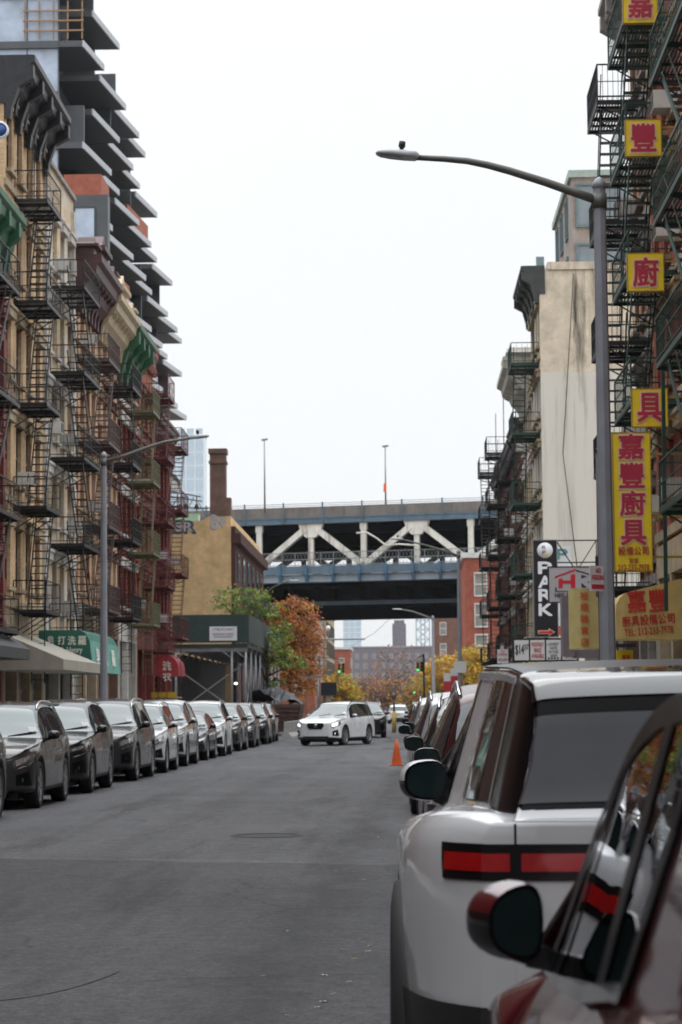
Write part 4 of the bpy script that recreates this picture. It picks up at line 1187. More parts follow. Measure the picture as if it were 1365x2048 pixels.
def street_light(label, base, H, arm, head_len, head_dir, r=.105, group='street lamps along the kerbs', armr=.055, cell=True, mats=None):
    """base on the ground, arm = points relative to the base, the last one where the head begins"""
    mp_, ma_ = mats or (M_POLE, M_ALU)
    root = thing('street_lamp', label, 'street lamp', base, 0, group)
    p = MB()
    p.tube([(0, 0, 0), (0, 0, H)], [r * 1.12, r * .78], 8, smooth=False)
    p.lathe([(r * 1.9, 0), (r * 1.9, .35), (r * 1.5, .6), (r * 1.15, .7)], n=8, smooth=False)
    p.lathe([(r * .8, H), (r * .95, H + .02), (r * .95, H + .07), (r * .5, H + .14), (0, H + .17)], n=12)
    p.build('pole', mp_, root)
    a = MB(); n = len(arm)
    a.tube(arm, [armr * (1.15 - .45 * k / (n - 1)) for k in range(n)], 10)
    a.tube([(0, 0, arm[0][2] - .10), (0, 0, arm[0][2] + .10)], [r * .98, r * .96], 10)
    a.build('arm', ma_, root)
    e_ = Vector(arm[-1]); d = (Vector(head_dir)).normalized()
    up = Vector((0, 0, 1)); up = (up - d * up.dot(d)).normalized(); sd_ = d.cross(up)
    hm = MB(); rows = []
    for t, wv, hv in ((-.06, .07, .06), (0, .085, .075), (.02, .11, .085), (.3, .15, .085), (.65, .16, .075), (.88, .13, .055), (.97, .08, .035), (1.0, .02, .01)):
        c = e_ + d * head_len * t
        rows.append([c + sd_ * wv * math.cos(q) + up * hv * (max(-.35, math.sin(q))) for q in [2 * math.pi * k / 16 for k in range(17)]])
    hm.grid(rows)
    hd = hm.build('lamp_head', M_HEAD, root)
    l_ = MB(); l_.q(*[e_ + d * head_len * t + sd_ * w_ - up * .032 for t, w_ in ((.32, -.1), (.88, -.08), (.88, .08), (.32, .1))]); l_.build('lens', M_LENS, hd)
    if cell:
        pc = MB(); c = e_ + d * head_len * .38 + up * .08
        pc.tube([c, c + up * .04, c + up * .045, c + up * .12], [.03, .03, .05, .045], 10); pc.build('photocell', M_TXB, hd)
    return root


def rel(base, pts, Y):
    return [tuple(at(px, py, Y) - Vector(base)) for px, py in pts]


bs = at(1217, 1340, 30.7); bs.z = .15
st = rel(bs, [(1205, 402), (1150, 385), (1090, 364), (1020, 342), (975, 330), (935, 322), (890, 318), (833, 315)], 30.7)
st[0] = (0, 0, st[0][2])
street_light('nearest tall grey street lamp standing in front of the yellow vertical sign', bs, st[0][2] + .17, st, .56, (-1, 0, .12))
bs = at(208, 1385, 64.5); bs.z = .15
st = rel(bs, [(208, 925), (250, 912), (290, 897), (330, 884), (383, 876)], 64.5); st[0] = (0, 0, st[0][2])
street_light('grey street lamp on the left pavement in front of the tenements', bs, st[0][2] + .15, st, .52, (1, 0, .10))
bs = at(921, 1385, 112); bs.z = .15
st = rel(bs, [(920, 1112), (890, 1102), (850, 1090), (805, 1079)], 112); st[0] = (0, 0, st[0][2])
street_light('grey street lamp on the right with its arm across the bridge truss', bs, st[0][2] + .15, st, .62, (-1, 0, .08))
bs = at(868, 1395, 212); bs.z = .15
st = rel(bs, [(866, 1238), (845, 1230), (825, 1223), (803, 1219)], 212); st[0] = (0, 0, st[0][2])
street_light('farther grey street lamp with its arm just below the bridge', bs, st[0][2] + .15, st, .85, (-1, 0, .05), r=.15, armr=.09)
bs = at(519, 1395, 152); bs.z = .15
st = rel(bs, [(521, 1215), (528, 1192), (545, 1175), (565, 1166), (580, 1162)], 152); st[0] = (0, 0, st[0][2])
street_light('curved arm street lamp rising from behind the green tree and the brown wall', bs, st[0][2] + .1, st, .62, (1, 0, .03))
# slim black post behind the nearest lamp
bp = at(1204, 1345, 46); t_ = at(1199, 905, 46)
b = MB(); b.tube([(0, 0, -bp.z + .15), (0, 0, t_.z - bp.z)], .045, 8); b.lathe([(.0, .0), (.07, .02), (.0, .12)], (0, 0, t_.z - bp.z), 8)
tag(b.build('signpost', F_BLACK, None, bp), 'thin black post just behind the nearest grey street lamp', 'post')
# small red and white parking sign on the lamp post
ps = at(1196, 1157, 30.55)
sg = thing('parking_sign', 'small red and white sign strapped to the nearest lamp post', 'sign', ps, R(40))
M_SGW = mat('sign white sheet', (.62, .62, .62), .4, var=.06)
M_SGR = mat('sign red', (.48, .03, .04), .4, var=.08)
b = MB(); b.box(-.15, .15, -.006, .006, -.17, .17); b.build('plate', M_SGW, sg)
lettering('lettering', 'NO\nPARKING', 0, -.012, .06, .24, .16, M_SGR, sg)
b = MB(); b.box(-.12, .12, -.011, -.0065, -.14, -.08); b.build('band', M_SGR, sg)
# pole with no parking sign and banners
ps = at(1006, 1312, 58)
sg = thing('parking_sign', 'white parking sign with red writing on a thin post by the pay lot', 'sign', (ps.x, ps.y, .15))
b = MB(); b.tube([(0, .03, 0), (0, .03, ps.z + .1)], .03, 8); b.build('post', M_STEEL, sg)
b = MB(); b.box(-.14, .14, -.006, .006, ps.z - .34, ps.z + .02); b.build('plate', M_SGW, sg)
lettering('lettering', 'NO\nPARKING', 0, -.012, ps.z - .07, .22, .13, M_SGR, sg)
lettering('lettering', '8AM-6PM', 0, -.012, ps.z - .24, .22, .06, M_SGR, sg)
for k, (px, py, lab) in enumerate(((911, 1362, 'red and white banner by the far right pavement, the nearer of two'), (897, 1372, 'red and white banner by the far right pavement, the farther of two'))):
    Y = 118 + 14 * k
    p_ = at(px, py, Y); q_ = Y / 4551
    sg = thing('banner', lab, 'banner', (p_.x, p_.y, .15), 0, 'red and white pavement banners')
    b = MB(); b.tube([(10 * q_, .05, 0), (10 * q_, .05, p_.z + 24 * q_)], .03, 6); b.build('post', M_STEEL, sg)
    b = MB(); b.box(-9 * q_, 8 * q_, -.02, .02, p_.z - 18 * q_, p_.z + 4 * q_); b.build('cloth', MC['sign red'], sg)
    b = MB(); b.box(-9 * q_, 8 * q_, -.02, .02, p_.z + 4.1 * q_, p_.z + 20 * q_); b.build('upper_cloth', M_SGW, sg)
p_ = at(921, 1334, 111.8)
b = MB(); b.box(-.3, .3, -.01, .01, -.28, .28)
tag(b.build('street_sign', M_SGW, None, p_), 'square white sign fixed to the second right street lamp', 'sign')

# traffic signals
M_SIG = mat('signal yellow housing', (.46, .26, .02), .5, var=.15, scale=6)
M_GRN = mat('lit green lens', (.02, .9, .35), .3, emit=1.6, var=.02)
M_OFF = mat('dark lens', (.05, .03, .02), .3)


def signal_head(parent, x, y, z, k=1.0, lit=True):
    b = MB(); b.box(x - .17 * k, x + .17 * k, y, y + .2 * k, z - .55 * k, z + .55 * k)
    b.box(x - .03, x + .03, y + .05, y + .12, z + .55 * k, z + .8 * k)
    for j in range(3):
        zz = z + (.34 - .34 * j) * k
        b.tube([(x, y - .18 * k, zz + .02), (x, y + .01, zz)], .13 * k, 10, cap=False)
    h = b.build('signal_head', M_SIG, parent)
    for j in range(3):
        zz = z + (.34 - .34 * j) * k
        l_ = MB(); l_.lathe([(0, -.05), (.08 * k, -.03), (.125 * k, .0)], (x, y - .02, zz), 14, axis='y'); l_.build('lens', M_GRN if (j == 2 and lit) else M_OFF, h)


def signal(label, px, py, Y, base_px, k=1.0, side=None, mcol=None):
    c = at(px, py, Y); b0_ = at(base_px, 1400, Y)
    root = thing('traffic_light', label, 'traffic light', (b0_.x, Y, .0), 0, 'traffic lights down the street')
    dx = c.x - b0_.x
    p = MB(); p.tube([(0, .1, 0), (0, .1, c.z + 1.4)], [.13, .09], 8); p.build('pole', mcol or M_STEEL, root)
    a = MB(); a.tube([(0, .1, c.z + 1.2), (dx * .5, .1, c.z + 1.15), (dx * 1.15, .1, c.z + .95)], [.07, .06, .05], 6); a.build('mast_arm', mcol or M_STEEL, root)
    signal_head(root, dx, -.1, c.z, k)
    signal_head(root, dx + .42 * k, .25, c.z + .05, k, lit=False)
    return root


signal('left green traffic light hanging before the russet tree', 679, 1337, 245, 640)
signal('right green traffic light on a dark pole at mid street', 836, 1334, 245, 849, mcol=F_BLACK)
signal('small far traffic light on the right with green lit, beyond the bridge', 829, 1381, 420, 850, 1.1)
signal('small far traffic light on the left in front of the yellow tree', 694, 1383, 420, 675, 1.0)
a0, a1 = at(556, 1280, 200), at(731, 1278, 200)
root = thing('signal_mast', 'long bare grey mast arm reaching over the street from the left', 'mast arm', (a0.x - .2, 200, .0))
b = MB(); b.tube([(0, 0, 0), (0, 0, a0.z + .4)], [.14, .1], 8); b.build('pole', M_STEEL, root)
b = MB(); b.tube([(0, 0, a0.z), (a1.x - a0.x + .2, 0, a1.z)], [.10, .07], 8); b.build('mast_arm', M_STEEL, root)
cm = MB(); cm.lathe([(0, .22), (.16, .18), (.2, 0), (.16, -.14), (0, -.2)], n=12)
p_ = at(657, 1256, 200); cb = cm.build('camera_dome', mat('white camera dome', (.72, .72, .72), .3), root, (p_.x - a0.x + .2, 0, p_.z))
b = MB(); b.tube([(p_.x - a0.x + .2, 0, a0.z), (p_.x - a0.x + .2, 0, p_.z)], .04, 6); b.build('camera_post', M_STEEL, root)

# dark message board, barrier, rubble, fence panels on the left beyond the car row
p_ = at(658, 1378, 150)
root = thing('message_board', 'black rectangular board on a post beyond the white car', 'board', (p_.x, 150, 0))
b = MB(); b.box(-.52, .52, -.05, .05, p_.z - .42, p_.z + .42); b.build('panel', mat('black board', (.01, .014, .02), .5), root)
b = MB(); b.tube([(0, .1, 0), (0, .1, p_.z)], .05, 6); b.tube([(-.7, .1, 0), (-.7, .1, p_.z + .8)], .06, 6); b.box(-1.9, -.5, .05, .15, p_.z + .72, p_.z + .86); b.build('post', M_STEEL, root)
jb = MB(); jb.prism([(-.3, 0), (.3, 0), (.28, .1), (.12, .3), (.09, .85), (-.09, .85), (-.12, .3), (-.28, .1)], 'y', 0, 3.0)
M_JB = mat('pale concrete barrier', (.40, .39, .37), .85, var=.2, streak=.4)
jm = jb.mesh('concrete_barrier', M_JB)
for k in range(4):
    o = link('concrete_barrier', jm, None, (-6.05 + .05 * k, 116 + 3.15 * k, 0), R(-2))
    tag(o, 'pale concrete traffic barrier segment in the line left of the white car', 'barrier', 'concrete barriers beside the site')
root = thing('skip', 'rusty brown rubble skip with a dark tarpaulin behind the barriers', 'dumpster', (-7.6, 131, 0))
b = MB(); b.prism([(-1.5, .2), (1.5, .2), (1.75, 1.75), (-1.75, 1.75)], 'y', -2.5, 2.5)
for k in range(6): b.box(-1.8, 1.8, -2.56, -2.45, .3 + .25 * k, .36 + .25 * k)
b.build('bin', mat('rusty brown steel', (.10, .055, .045), .8, var=.4, scale=2, streak=.5), root)
rnd_ = random.Random(4); P = []
for i in range(13):
    P.append([Vector((-1.7 + 3.4 * i / 12, -2.5 + 5 * j / 8, 1.76 + (.95 * math.sin(math.pi * i / 12) ** .7 * (.6 + .4 * math.sin(j * 1.1 + i * .6))) + rnd_.uniform(-.1, .1))) for j in range(9)])
b = MB(); b.grid(P, smooth=False); b.build('tarpaulin', mat('dark tarpaulin', (.035, .037, .042), .6, var=.4, scale=3), root)
cn = MB(); cn.cur = 0; cn.box(-.19, .19, -.19, .19, 0, .035)
cn.lathe([(.14, .035), (.112, .22)], n=16); cn.lathe([(.08, .42), (.035, .70), (.0, .71)], n=16)
cn.cur = 1; cn.lathe([(.1125, .22), (.0805, .42)], n=16)
M_CONE = mat('traffic cone orange', (.62, .10, .015), .5, var=.12)
cp_ = at(794, 1529, 62)
tag(cn.build('traffic_cone', [M_CONE, M_CONE], None, (cp_.x, 62, .004)), 'orange traffic cone standing at the edge of the right parked cars', 'cone')
cp_ = at(789, 1463, 138)
root = thing('bollard', 'yellow bollard with a thin marker post and dark round top by the right cars', 'bollard', (cp_.x, 138, 0))
b = MB(); b.tube([(0, 0, 0), (0, 0, 1.25)], .14, 10); b.build('sleeve', mat('bollard yellow', (.50, .37, .10), .5), root)
b = MB(); b.tube([(0, 0, 1.25), (0, 0, 2.1)], .06, 8); b.lathe([(0, -.2), (.14, -.1), (.17, 0), (.14, .12), (0, .2)], (0, 0, 2.2), 10); b.build('marker', mat('marker post brown', (.16, .09, .08), .6), root)

# ================================================================ signs and awnings
M_YS = mat('yellow sign face', (.80, .57, .012), .45, var=.10, scale=1.5, streak=.22, grime='7a5c10')
M_YS2 = mat('yellow sign edge', (.30, .20, .02), .5)
M_RT = mat('sign lettering red', (.40, .018, .05), .5, var=.12)
M_RT2 = mat('sign lettering pale edge', (.66, .50, .32), .5)
M_RT3 = mat('sign lettering bright red', (.50, .03, .02), .5, var=.1)


def rect(px0, py0, px1, py1, Y):
    a, b = at(px0, py1, Y), at(px1, py0, Y)
    return (a.x + b.x) / 2, (a.z + b.z) / 2, b.x - a.x, b.z - a.z


def glyph(body, x, z, w, h, parent, m=None, bold=.028, y=-.03, edge=True):
    if edge:
        lettering('lettering_edge', body, x, y, z, w * 1.05, h * 1.05, M_RT2, parent, bold + .035)
    return lettering('lettering', body, x, y - .008, z, w, h, m or M_RT, parent, bold)


for ch, r_, lab in (('嘉', (1248, -36, 1313, 46), 'topmost'), ('豐', (1253, 240, 1321, 312), 'second from the top'), ('廚', (1257, 507, 1326, 582), 'third from the top'), ('具', (1266, 778, 1334, 853), 'lowest')):
    cx, cz, w_, h_ = rect(*r_, 48.2)
    sg = thing('square_sign', 'yellow square sign with red character %s, %s in the column' % (ch, lab), 'sign', (cx, 48.2, cz), 0, 'yellow square signs in a column')
    b = MB(); b.box(-w_ / 2, w_ / 2, -.02, .10, -h_ / 2, h_ / 2); b.build('panel', M_YS, sg)
    b = MB(); t = .018
    b.box(-w_ / 2 - t, w_ / 2 + t, -.028, .11, h_ / 2, h_ / 2 + t); b.box(-w_ / 2 - t, w_ / 2 + t, -.028, .11, -h_ / 2 - t, -h_ / 2)
    b.box(-w_ / 2 - t, -w_ / 2, -.028, .11, -h_ / 2, h_ / 2); b.box(w_ / 2, w_ / 2 + t, -.028, .11, -h_ / 2, h_ / 2)
    b.bar((w_ / 2, .06, h_ * .3), (FR - cx, .06, h_ * .3), .04); b.bar((w_ / 2, .06, -h_ * .3), (FR - cx, .06, -h_ * .3), .04)
    b.build('frame', M_YS2, sg)
    glyph(ch, 0, 0, w_ * .70, h_ * .76, sg)
cx, cz, w_, h_ = rect(1231, 866, 1299, 1142, 47.0)
sg = thing('vertical_sign', 'tall yellow sign with red Chinese characters and a phone number', 'sign', (cx, 47.0, cz))
b = MB(); b.box(-w_ / 2, w_ / 2, -.03, .16, -h_ / 2, h_ / 2); b.build('panel', M_YS, sg)
b = MB(); t = .02
b.box(-w_ / 2 - t, w_ / 2 + t, -.04, .17, h_ / 2, h_ / 2 + t); b.box(-w_ / 2 - t, w_ / 2 + t, -.04, .17, -h_ / 2 - t, -h_ / 2)
b.box(-w_ / 2 - t, -w_ / 2, -.04, .17, -h_ / 2, h_ / 2); b.box(w_ / 2, w_ / 2 + t, -.04, .17, -h_ / 2, h_ / 2)
for zz in (h_ * .35, -h_ * .1, -h_ * .4): b.bar((w_ / 2, .1, zz), (FR - cx, .1, zz), .05)
b.build('frame', M_YS2, sg)
ppm = 4551 / 47.0 * .985
for ch, yc in (('嘉', 895), ('豐', 952), ('廚', 1007), ('具', 1065)):
    glyph(ch, -.012 + (yc - 895) * .00012, (1004 - yc) / ppm, .50, .50, sg, y=-.04)
glyph('設備公司', .0, (1004 - 1101) / ppm, .62, .17, sg, y=-.04, bold=.012, edge=False)
glyph('☎☎', .0, (1004 - 1119.5) / ppm, .20, .10, sg, y=-.04, bold=.0, edge=False)
glyph('212-233-7978', .0, (1004 - 1134) / ppm, .64, .125, sg, y=-.04, bold=.012, edge=False)

# beige awning with red characters: end panel faces up the street
M_AWB = mat('beige awning canvas', (.56, .40, .15), .8, var=.14, scale=2, streak=.25, grime='5c4520')
a0 = at(1233, 1278, 50); a1 = at(1366, 1160, 50)
aw = thing('shop_awning', 'mustard beige shop awning with red Chinese characters and TEL number', 'awning', (a0.x, 50, a0.z))
wA = FR - a0.x - .01
hA = 1.16
prof = [(0, 0)] + [(0, hA * .52)] + [(.32 - .32 * math.cos(t), hA * .52 + hA * .36 * math.sin(t)) for t in (.4, .8, 1.2, 1.5)] + [(wA, hA * 1.12), (wA, -.02)]
b = MB(); b.prism(prof, 'y', -9, -7.6)
b.build('canvas', M_AWB, aw)
# (end panel sits at the near end of the canvas)
aw.location.y = 58.5
ep = aw.location
k50 = 49.5
sx = at(1233, 1278, 49.5); aw.location = (sx.x, 58.5, sx.z)
ppm = 4551 / 49.5 * .985


def awt(body, px0, py0, px1, py1, bold, edge=False):
    cx, cz, w_, h_ = rect(px0, py0, px1, py1, 49.45)
    return lettering('lettering', body, cx - sx.x, -9.012, cz - sx.z, w_, h_, M_RT3, aw, bold, rot=(0, R(-4), 0))


awt('嘉', 1256, 1180, 1291, 1224, .022); awt('豐', 1299, 1178, 1331, 1222, .02)
awt('廚具設備公司', 1245, 1228, 1350, 1250, .012); awt('TEL: 212-233-7978', 1250, 1254, 1347, 1269, .010)
# shop below: yellow door sign, dark recess
cx, cz, w_, h_ = rect(1234, 1300, 1266, 1342, 51)
sg = thing('door_sign', 'small yellow sign with red characters in the shadow under the beige awning', 'sign', (cx, 51, cz))
b = MB(); b.box(-w_ / 2, w_ / 2, 0, .06, -h_ / 2, h_ / 2); b.build('panel', M_YS, sg)
glyph('廚具', .03, .06, w_ * .5, .14, sg, M_RT3, .02, -.01, False)
# PARK sign
cx, cz, w_, h_ = rect(1070, 1081, 1113, 1273, 74)
M_PKB = mat('sign black face', (.012, .013, .018), .4)
pk_ = thing('parking_sign', 'tall black sign with white letters PARK and a red arrow', 'sign', (cx, 74, cz))
b = MB(); b.box(-w_ / 2, w_ / 2, -.02, .16, -h_ / 2, h_ / 2); b.build('panel', M_PKB, pk_)
b = MB(); t = .03
b.box(-w_ / 2 - t, w_ / 2 + t, -.035, .18, h_ / 2, h_ / 2 + t); b.box(-w_ / 2 - t, w_ / 2 + t, -.035, .18, -h_ / 2 - t, -h_ / 2); b.box(-w_ / 2 - t, -w_ / 2, -.035, .18, -h_ / 2, h_ / 2); b.box(w_ / 2, w_ / 2 + t, -.035, .18, -h_ / 2, h_ / 2)
b.build('frame', M_STEEL, pk_)
ppm = 4551 / 74 * .985
M_WT = mat('sign lettering white', (.80, .82, .85), .5, var=.04)
b = MB(); b.lathe([(0, -.035), (.25, -.035), (.255, -.02)], (0, 0, (1177 - 1102) / ppm), 28, axis='y'); ds = b.build('emblem', M_WT, pk_)
lettering('lettering', 'R\nP', -.03, -.04, (1177 - 1101) / ppm, .13, .28, MC['sign lettering black'], ds, .0)
b = MB(); b.box(.03, .12, -.045, -.036, (1177 - 1112) / ppm - .03, (1177 - 1112) / ppm + .05); b.build('emblem_spot', M_YS, ds)
for ch, yc in zip('PARK', (1139, 1168, 1197, 1217)):
    yc = {'P': 1136.5, 'A': 1164, 'R': 1190.5, 'K': 1219}[ch]
    lettering('lettering', ch, -.01, -.03, (1177 - yc) / ppm, .42, .37, M_WT, pk_, .035)
b = MB(); z = (1177 - 1263) / ppm
b.prism([(-.27, z - .06), (.08, z - .06), (.08, z - .13), (.29, z), (.08, z + .13), (.08, z + .06), (-.27, z + .06)], 'y', -.035, -.021); ar = b.build('arrow_outline', M_RT2, pk_)
b = MB(); b.prism([(-.24, z - .035), (.1, z - .035), (.1, z - .085), (.25, z), (.1, z + .085), (.1, z + .035), (-.24, z + .035)], 'y', -.045, -.036); b.build('arrow', mat('arrow red', (.6, .02, .04), .5), pk_)
b = MB()
for zz in (h_ / 2, h_ * .27): b.bar((w_ / 2, .08, zz), (FR + 1.2 - cx, .08, zz), .04)
b.bar((w_ / 2, .08, h_ / 2), (w_ / 2 + .75, .08, h_ * .12), .035); b.bar((w_ / 2 + 1.3, .08, h_ / 2), (w_ / 2 + .5, .08, h_ * .1), .03); b.bar((w_ / 2 + 1.3, .08, h_ / 2), (w_ / 2 + 1.3, .08, -h_ * .1), .03)
b.build('bracket', F_BLACK, pk_)
b = MB(); b.tube([(0, .1, -cz + .1), (0, .1, -h_ / 2)], .07, 8); b.build('post', F_BLACK, pk_)
# white and green sign behind
cx, cz, w_, h_ = rect(1110, 1092, 1142, 1272, 80)
sg = thing('parking_sign', 'white and teal sign half hidden behind the black PARK sign', 'sign', (cx, 80, cz))
b = MB(); b.box(-w_ / 2, w_ / 2, 0, .12, -h_ / 2, h_ / 2); b.build('panel', mat('white plastic sign', (.66, .68, .68), .4), sg)
M_TLG = mat('sign teal', (.10, .26, .25), .5)
lettering('lettering', 'P', 0, -.01, h_ * .41, .36, .34, M_TLG, sg, .04)
lettering('lettering', 'ark', 0, -.01, h_ * .02, .4, .5, M_TLG, sg, .04)
b = MB(); b.box(-w_ / 2 + .02, w_ / 2 - .02, -.01, -.001, -h_ / 2 + .02, -h_ / 2 + .35); b.build('band', M_CONE, sg)
b = MB(); b.tube([(0, .06, -cz + .1), (0, .06, -h_ / 2)], .06, 8); b.build('post', F_BLACK, sg)
# HR renovation sign
cx, cz, w_, h_ = rect(1099, 1134, 1216, 1204, 66)
hk = thing('renovation_sign', 'grey white sign with red H and dark R under a roof line', 'sign', (cx, 66, cz), R(3))
b = MB(); b.box(-w_ / 2, w_ / 2, -.02, .12, -h_ / 2, h_ / 2); b.build('panel', mat('greyish white sign', (.42, .42, .44), .5, var=.06), hk)
b = MB(); t = .03
b.box(-w_ / 2 - t, w_ / 2 + t, -.03, .13, h_ / 2, h_ / 2 + t); b.box(-w_ / 2 - t, w_ / 2 + t, -.03, .13, -h_ / 2 - t, -h_ / 2); b.box(-w_ / 2 - t, -w_ / 2, -.03, .13, -h_ / 2, h_ / 2); b.box(w_ / 2, w_ / 2 + t, -.03, .13, -h_ / 2, h_ / 2)
b.bar((w_ / 2, .05, .3), (FR - cx, .05, .3), .05); b.bar((w_ / 2, .05, -.3), (FR - cx, .05, -.3), .05)
b.build('frame', F_BLACK, hk)
ppm = 4551 / 66 * .985
X_ = lambda px: (px - 1157.5) / ppm
Z_ = lambda py: (1169 - py) / ppm
M_HKR = mat('sign H red', (.55, .012, .03), .5); M_HKB = mat('sign navy', (.015, .03, .06), .5)
b = MB(); b.prism([(X_(1118), Z_(1176)), (X_(1126), Z_(1176)), (X_(1126), Z_(1167)), (X_(1142), Z_(1167)), (X_(1142), Z_(1176)), (X_(1151), Z_(1176)), (X_(1151), Z_(1148)), (X_(1142), Z_(1150)), (X_(1142), Z_(1161)), (X_(1126), Z_(1161)), (X_(1126), Z_(1157)), (X_(1118), Z_(1158))], 'y', -.03, -.021)
b.prism([(X_(1111), Z_(1156)), (X_(1152), Z_(1141.5)), (X_(1152), Z_(1138)), (X_(1111), Z_(1153))], 'y', -.03, -.021)
b.box(X_(1152), X_(1192), -.03, -.021, Z_(1181), Z_(1179)); b.build('red_mark', M_HKR, hk)
b = MB(); b.prism([(X_(1153), Z_(1140)), (X_(1192), Z_(1152)), (X_(1192), Z_(1154)), (X_(1153), Z_(1142.5))], 'y', -.03, -.021)
b.prism([(X_(1163), Z_(1157)), (X_(1163), Z_(1150)), (X_(1174), Z_(1153.5))], 'y', -.03, -.021)
b.prism([(X_(1163), Z_(1175)), (X_(1163), Z_(1166)), (X_(1174), Z_(1175))], 'y', -.03, -.021)
b.prism([(X_(1175), Z_(1164)), (X_(1187), Z_(1160)), (X_(1187), Z_(1174))], 'y', -.03, -.021)
b.box(X_(1111), X_(1114), -.03, -.021, Z_(1182.5), Z_(1175)); b.box(X_(1111), X_(1152), -.0305, -.022, Z_(1183), Z_(1181.5)); b.build('navy_mark', M_HKB, hk)
lettering('lettering', 'H&K Renovation Inc.', X_(1154), -.03, Z_(1190), X_(1198) - X_(1111), .13, M_TXB, hk, .02)
# yellow vertical box awning
cx, cz, w_, h_ = rect(1139, 1180, 1203, 1298, 60)
va = thing('vertical_awning', 'faded yellow box awning with five red Chinese characters down it', 'awning', (cx, 60, cz))
M_FY = mat('faded yellow canvas', (.46, .37, .14), .8, var=.15, scale=2, streak=.3)
b = MB(); P = []
for z in [-h_ / 2 + h_ * k / 10 for k in range(11)]:
    P.append([Vector((-w_ / 2 + w_ * k / 12, -.5 * (1 - abs(2 * (k / 12) - 1) ** 2.6) + .02, z)) for k in range(13)])
b.grid(P); b.prism([(p.x, p.y) for p in P[0]], 'z', -h_ / 2 - .01, -h_ / 2 + .01); b.prism([(p.x, p.y) for p in P[0]], 'z', h_ / 2 - .01, h_ / 2 + .02)
b.build('canvas', M_FY, va)
M_ORT = mat('sign lettering orange red', (.50, .08, .02), .6, var=.15)
for k, ch in enumerate('裕順雜貨店'):
    lettering('lettering', ch, -.06, -.50, h_ * (.39 - .195 * k), .21, .21, M_ORT, va, .02)
b = MB(); b.box(w_ * .28, FR - cx, .05, .25, h_ * .42, h_ * .48); b.box(w_ * .28, FR - cx, .05, .25, -h_ * .48, -h_ * .42); b.build('bracket', F_BLACK, va)
cx, cz, w_, h_ = rect(1127, 1190, 1142, 1312, 62.2)
b = MB(); b.box(-w_ / 2, w_ / 2 + .1, -.2, .5, -h_ / 2, h_ / 2); b.box(w_ / 2 + .1, 1.3, -.1, .45, -h_ / 2 - .05, -h_ / 2 + .18)
tag(b.build('box_sign', mat('purple grey sign back', (.15, .13, .15), .7), None, (cx, 62.6, cz)), 'plain purple grey sign box beside the faded yellow awning', 'sign')
# price board
cx, cz, w_, h_ = rect(1028, 1278, 1155, 1322, 70)
pb = thing('price_board', 'long white parking price board starting with 14.37', 'sign', (cx, 70, cz))
b = MB(); b.box(-w_ / 2 - .04, w_ / 2 + .04, -.01, .12, -h_ / 2 - .04, h_ / 2 + .04); b.build('frame', F_BLACK, pb)
b = MB(); b.tube([(-w_ * .3, .06, -cz), (-w_ * .3, .06, -h_ / 2)], .05, 6); b.tube([(w_ * .3, .06, -cz), (w_ * .3, .06, -h_ / 2)], .05, 6); b.build('post', F_BLACK, pb)
n4 = w_ / 4
for k, (txt, m_, tw_, th_, bd) in enumerate((('$14', M_TXB, .26, .34, .03), ('MONTHLY\nSPACE\nAVAILABLE', M_SGR, .38, .48, .02), ('LOWEST\nRATE\nIN THIS\nAREA', M_TXB, .34, .44, .0), ('SPECIAL\nRATES', M_TXB, .36, .32, .01))):
    x = -w_ / 2 + n4 * (k + .5)
    b = MB(); b.box(x - n4 / 2 + .025, x + n4 / 2 - .025, -.03, -.011, -h_ / 2 + .02, h_ / 2 - .02); pn = b.build('panel', M_SGW, pb)
    lettering('lettering', txt, x - (.06 if k == 0 else 0), -.036, (.0 if k != 3 else -.1), tw_, th_, m_, pn, bd)
    if k == 0: lettering('lettering', '37', x + .15, -.036, .1, .13, .16, m_, pn, .02)
    if k == 2:
        b = MB()
        for j in range(4): b.box(x - .17 + .09 * j, x - .12 + .09 * j, -.036, -.031, -h_ / 2 + .04, -h_ / 2 + .10)
        b.build('dots', M_TXB, pn)
# yellow and black boards under it
for k, (r_, m_) in enumerate((((1046, 1322, 1070, 1340), M_YS), ((1075, 1322, 1100, 1340), M_YS))):
    cx, cz, w_, h_ = rect(*r_, 72)
    b = MB(); b.box(-w_ / 2, w_ / 2, 0, .08, -h_ / 2, h_ / 2); b.box(-.03, .03, .08, .12, -cz, h_ / 2)
    tag(b.build('board', m_, None, (cx, 72, cz)), ('left' if k == 0 else 'right') + ' one of two yellow boards below the white price board', 'board', 'yellow boards below the price board')
# blue round sign at the left edge
p_ = at(1, 260, 62)
bs_ = thing('round_sign', 'round blue sign with a white rim at the left picture edge', 'sign', p_)
b = MB(); b.lathe([(0, -.04), (.19, -.04), (.19, .04)], n=28, axis='y'); b.build('face', mat('sign blue', (.02, .06, .22), .4), bs_)
b = MB(); b.lathe([(.192, -.05), (.24, -.05), (.24, .05), (.192, .05)], n=28, axis='y'); b.build('rim', M_WT, bs_)
b = MB(); b.bar((-.24, 0, 0), (FL - p_.x, 0, 0), .05); b.build('bracket', F_BLACK, bs_)


def awning(name, label, y0, y1, zt, zb, proj, m, X=FL, side='L', round_=False, group=None):
    """shop awning: sloped or rounded canvas between y0 and y1, hung on the wall plane"""
    root = thing(name, label, 'awning', (X, y0, 0), 0, group)
    s = 1 if side == 'L' else -1
    if round_:
        prof = [(0, zt)] + [(s * proj * math.sin(t), zb + .35 + (zt - zb - .35) * math.cos(t)) for t in [math.pi / 2 * k / 8 for k in range(1, 9)]] + [(s * proj, zb), (0, zb)]
    else:
        prof = [(0, zt), (s * proj, zb + .3), (s * proj, zb), (0, zb)]
    b = MB(); b.prism(prof, 'y', 0, y1 - y0); b.build('canvas', m, root)
    return root


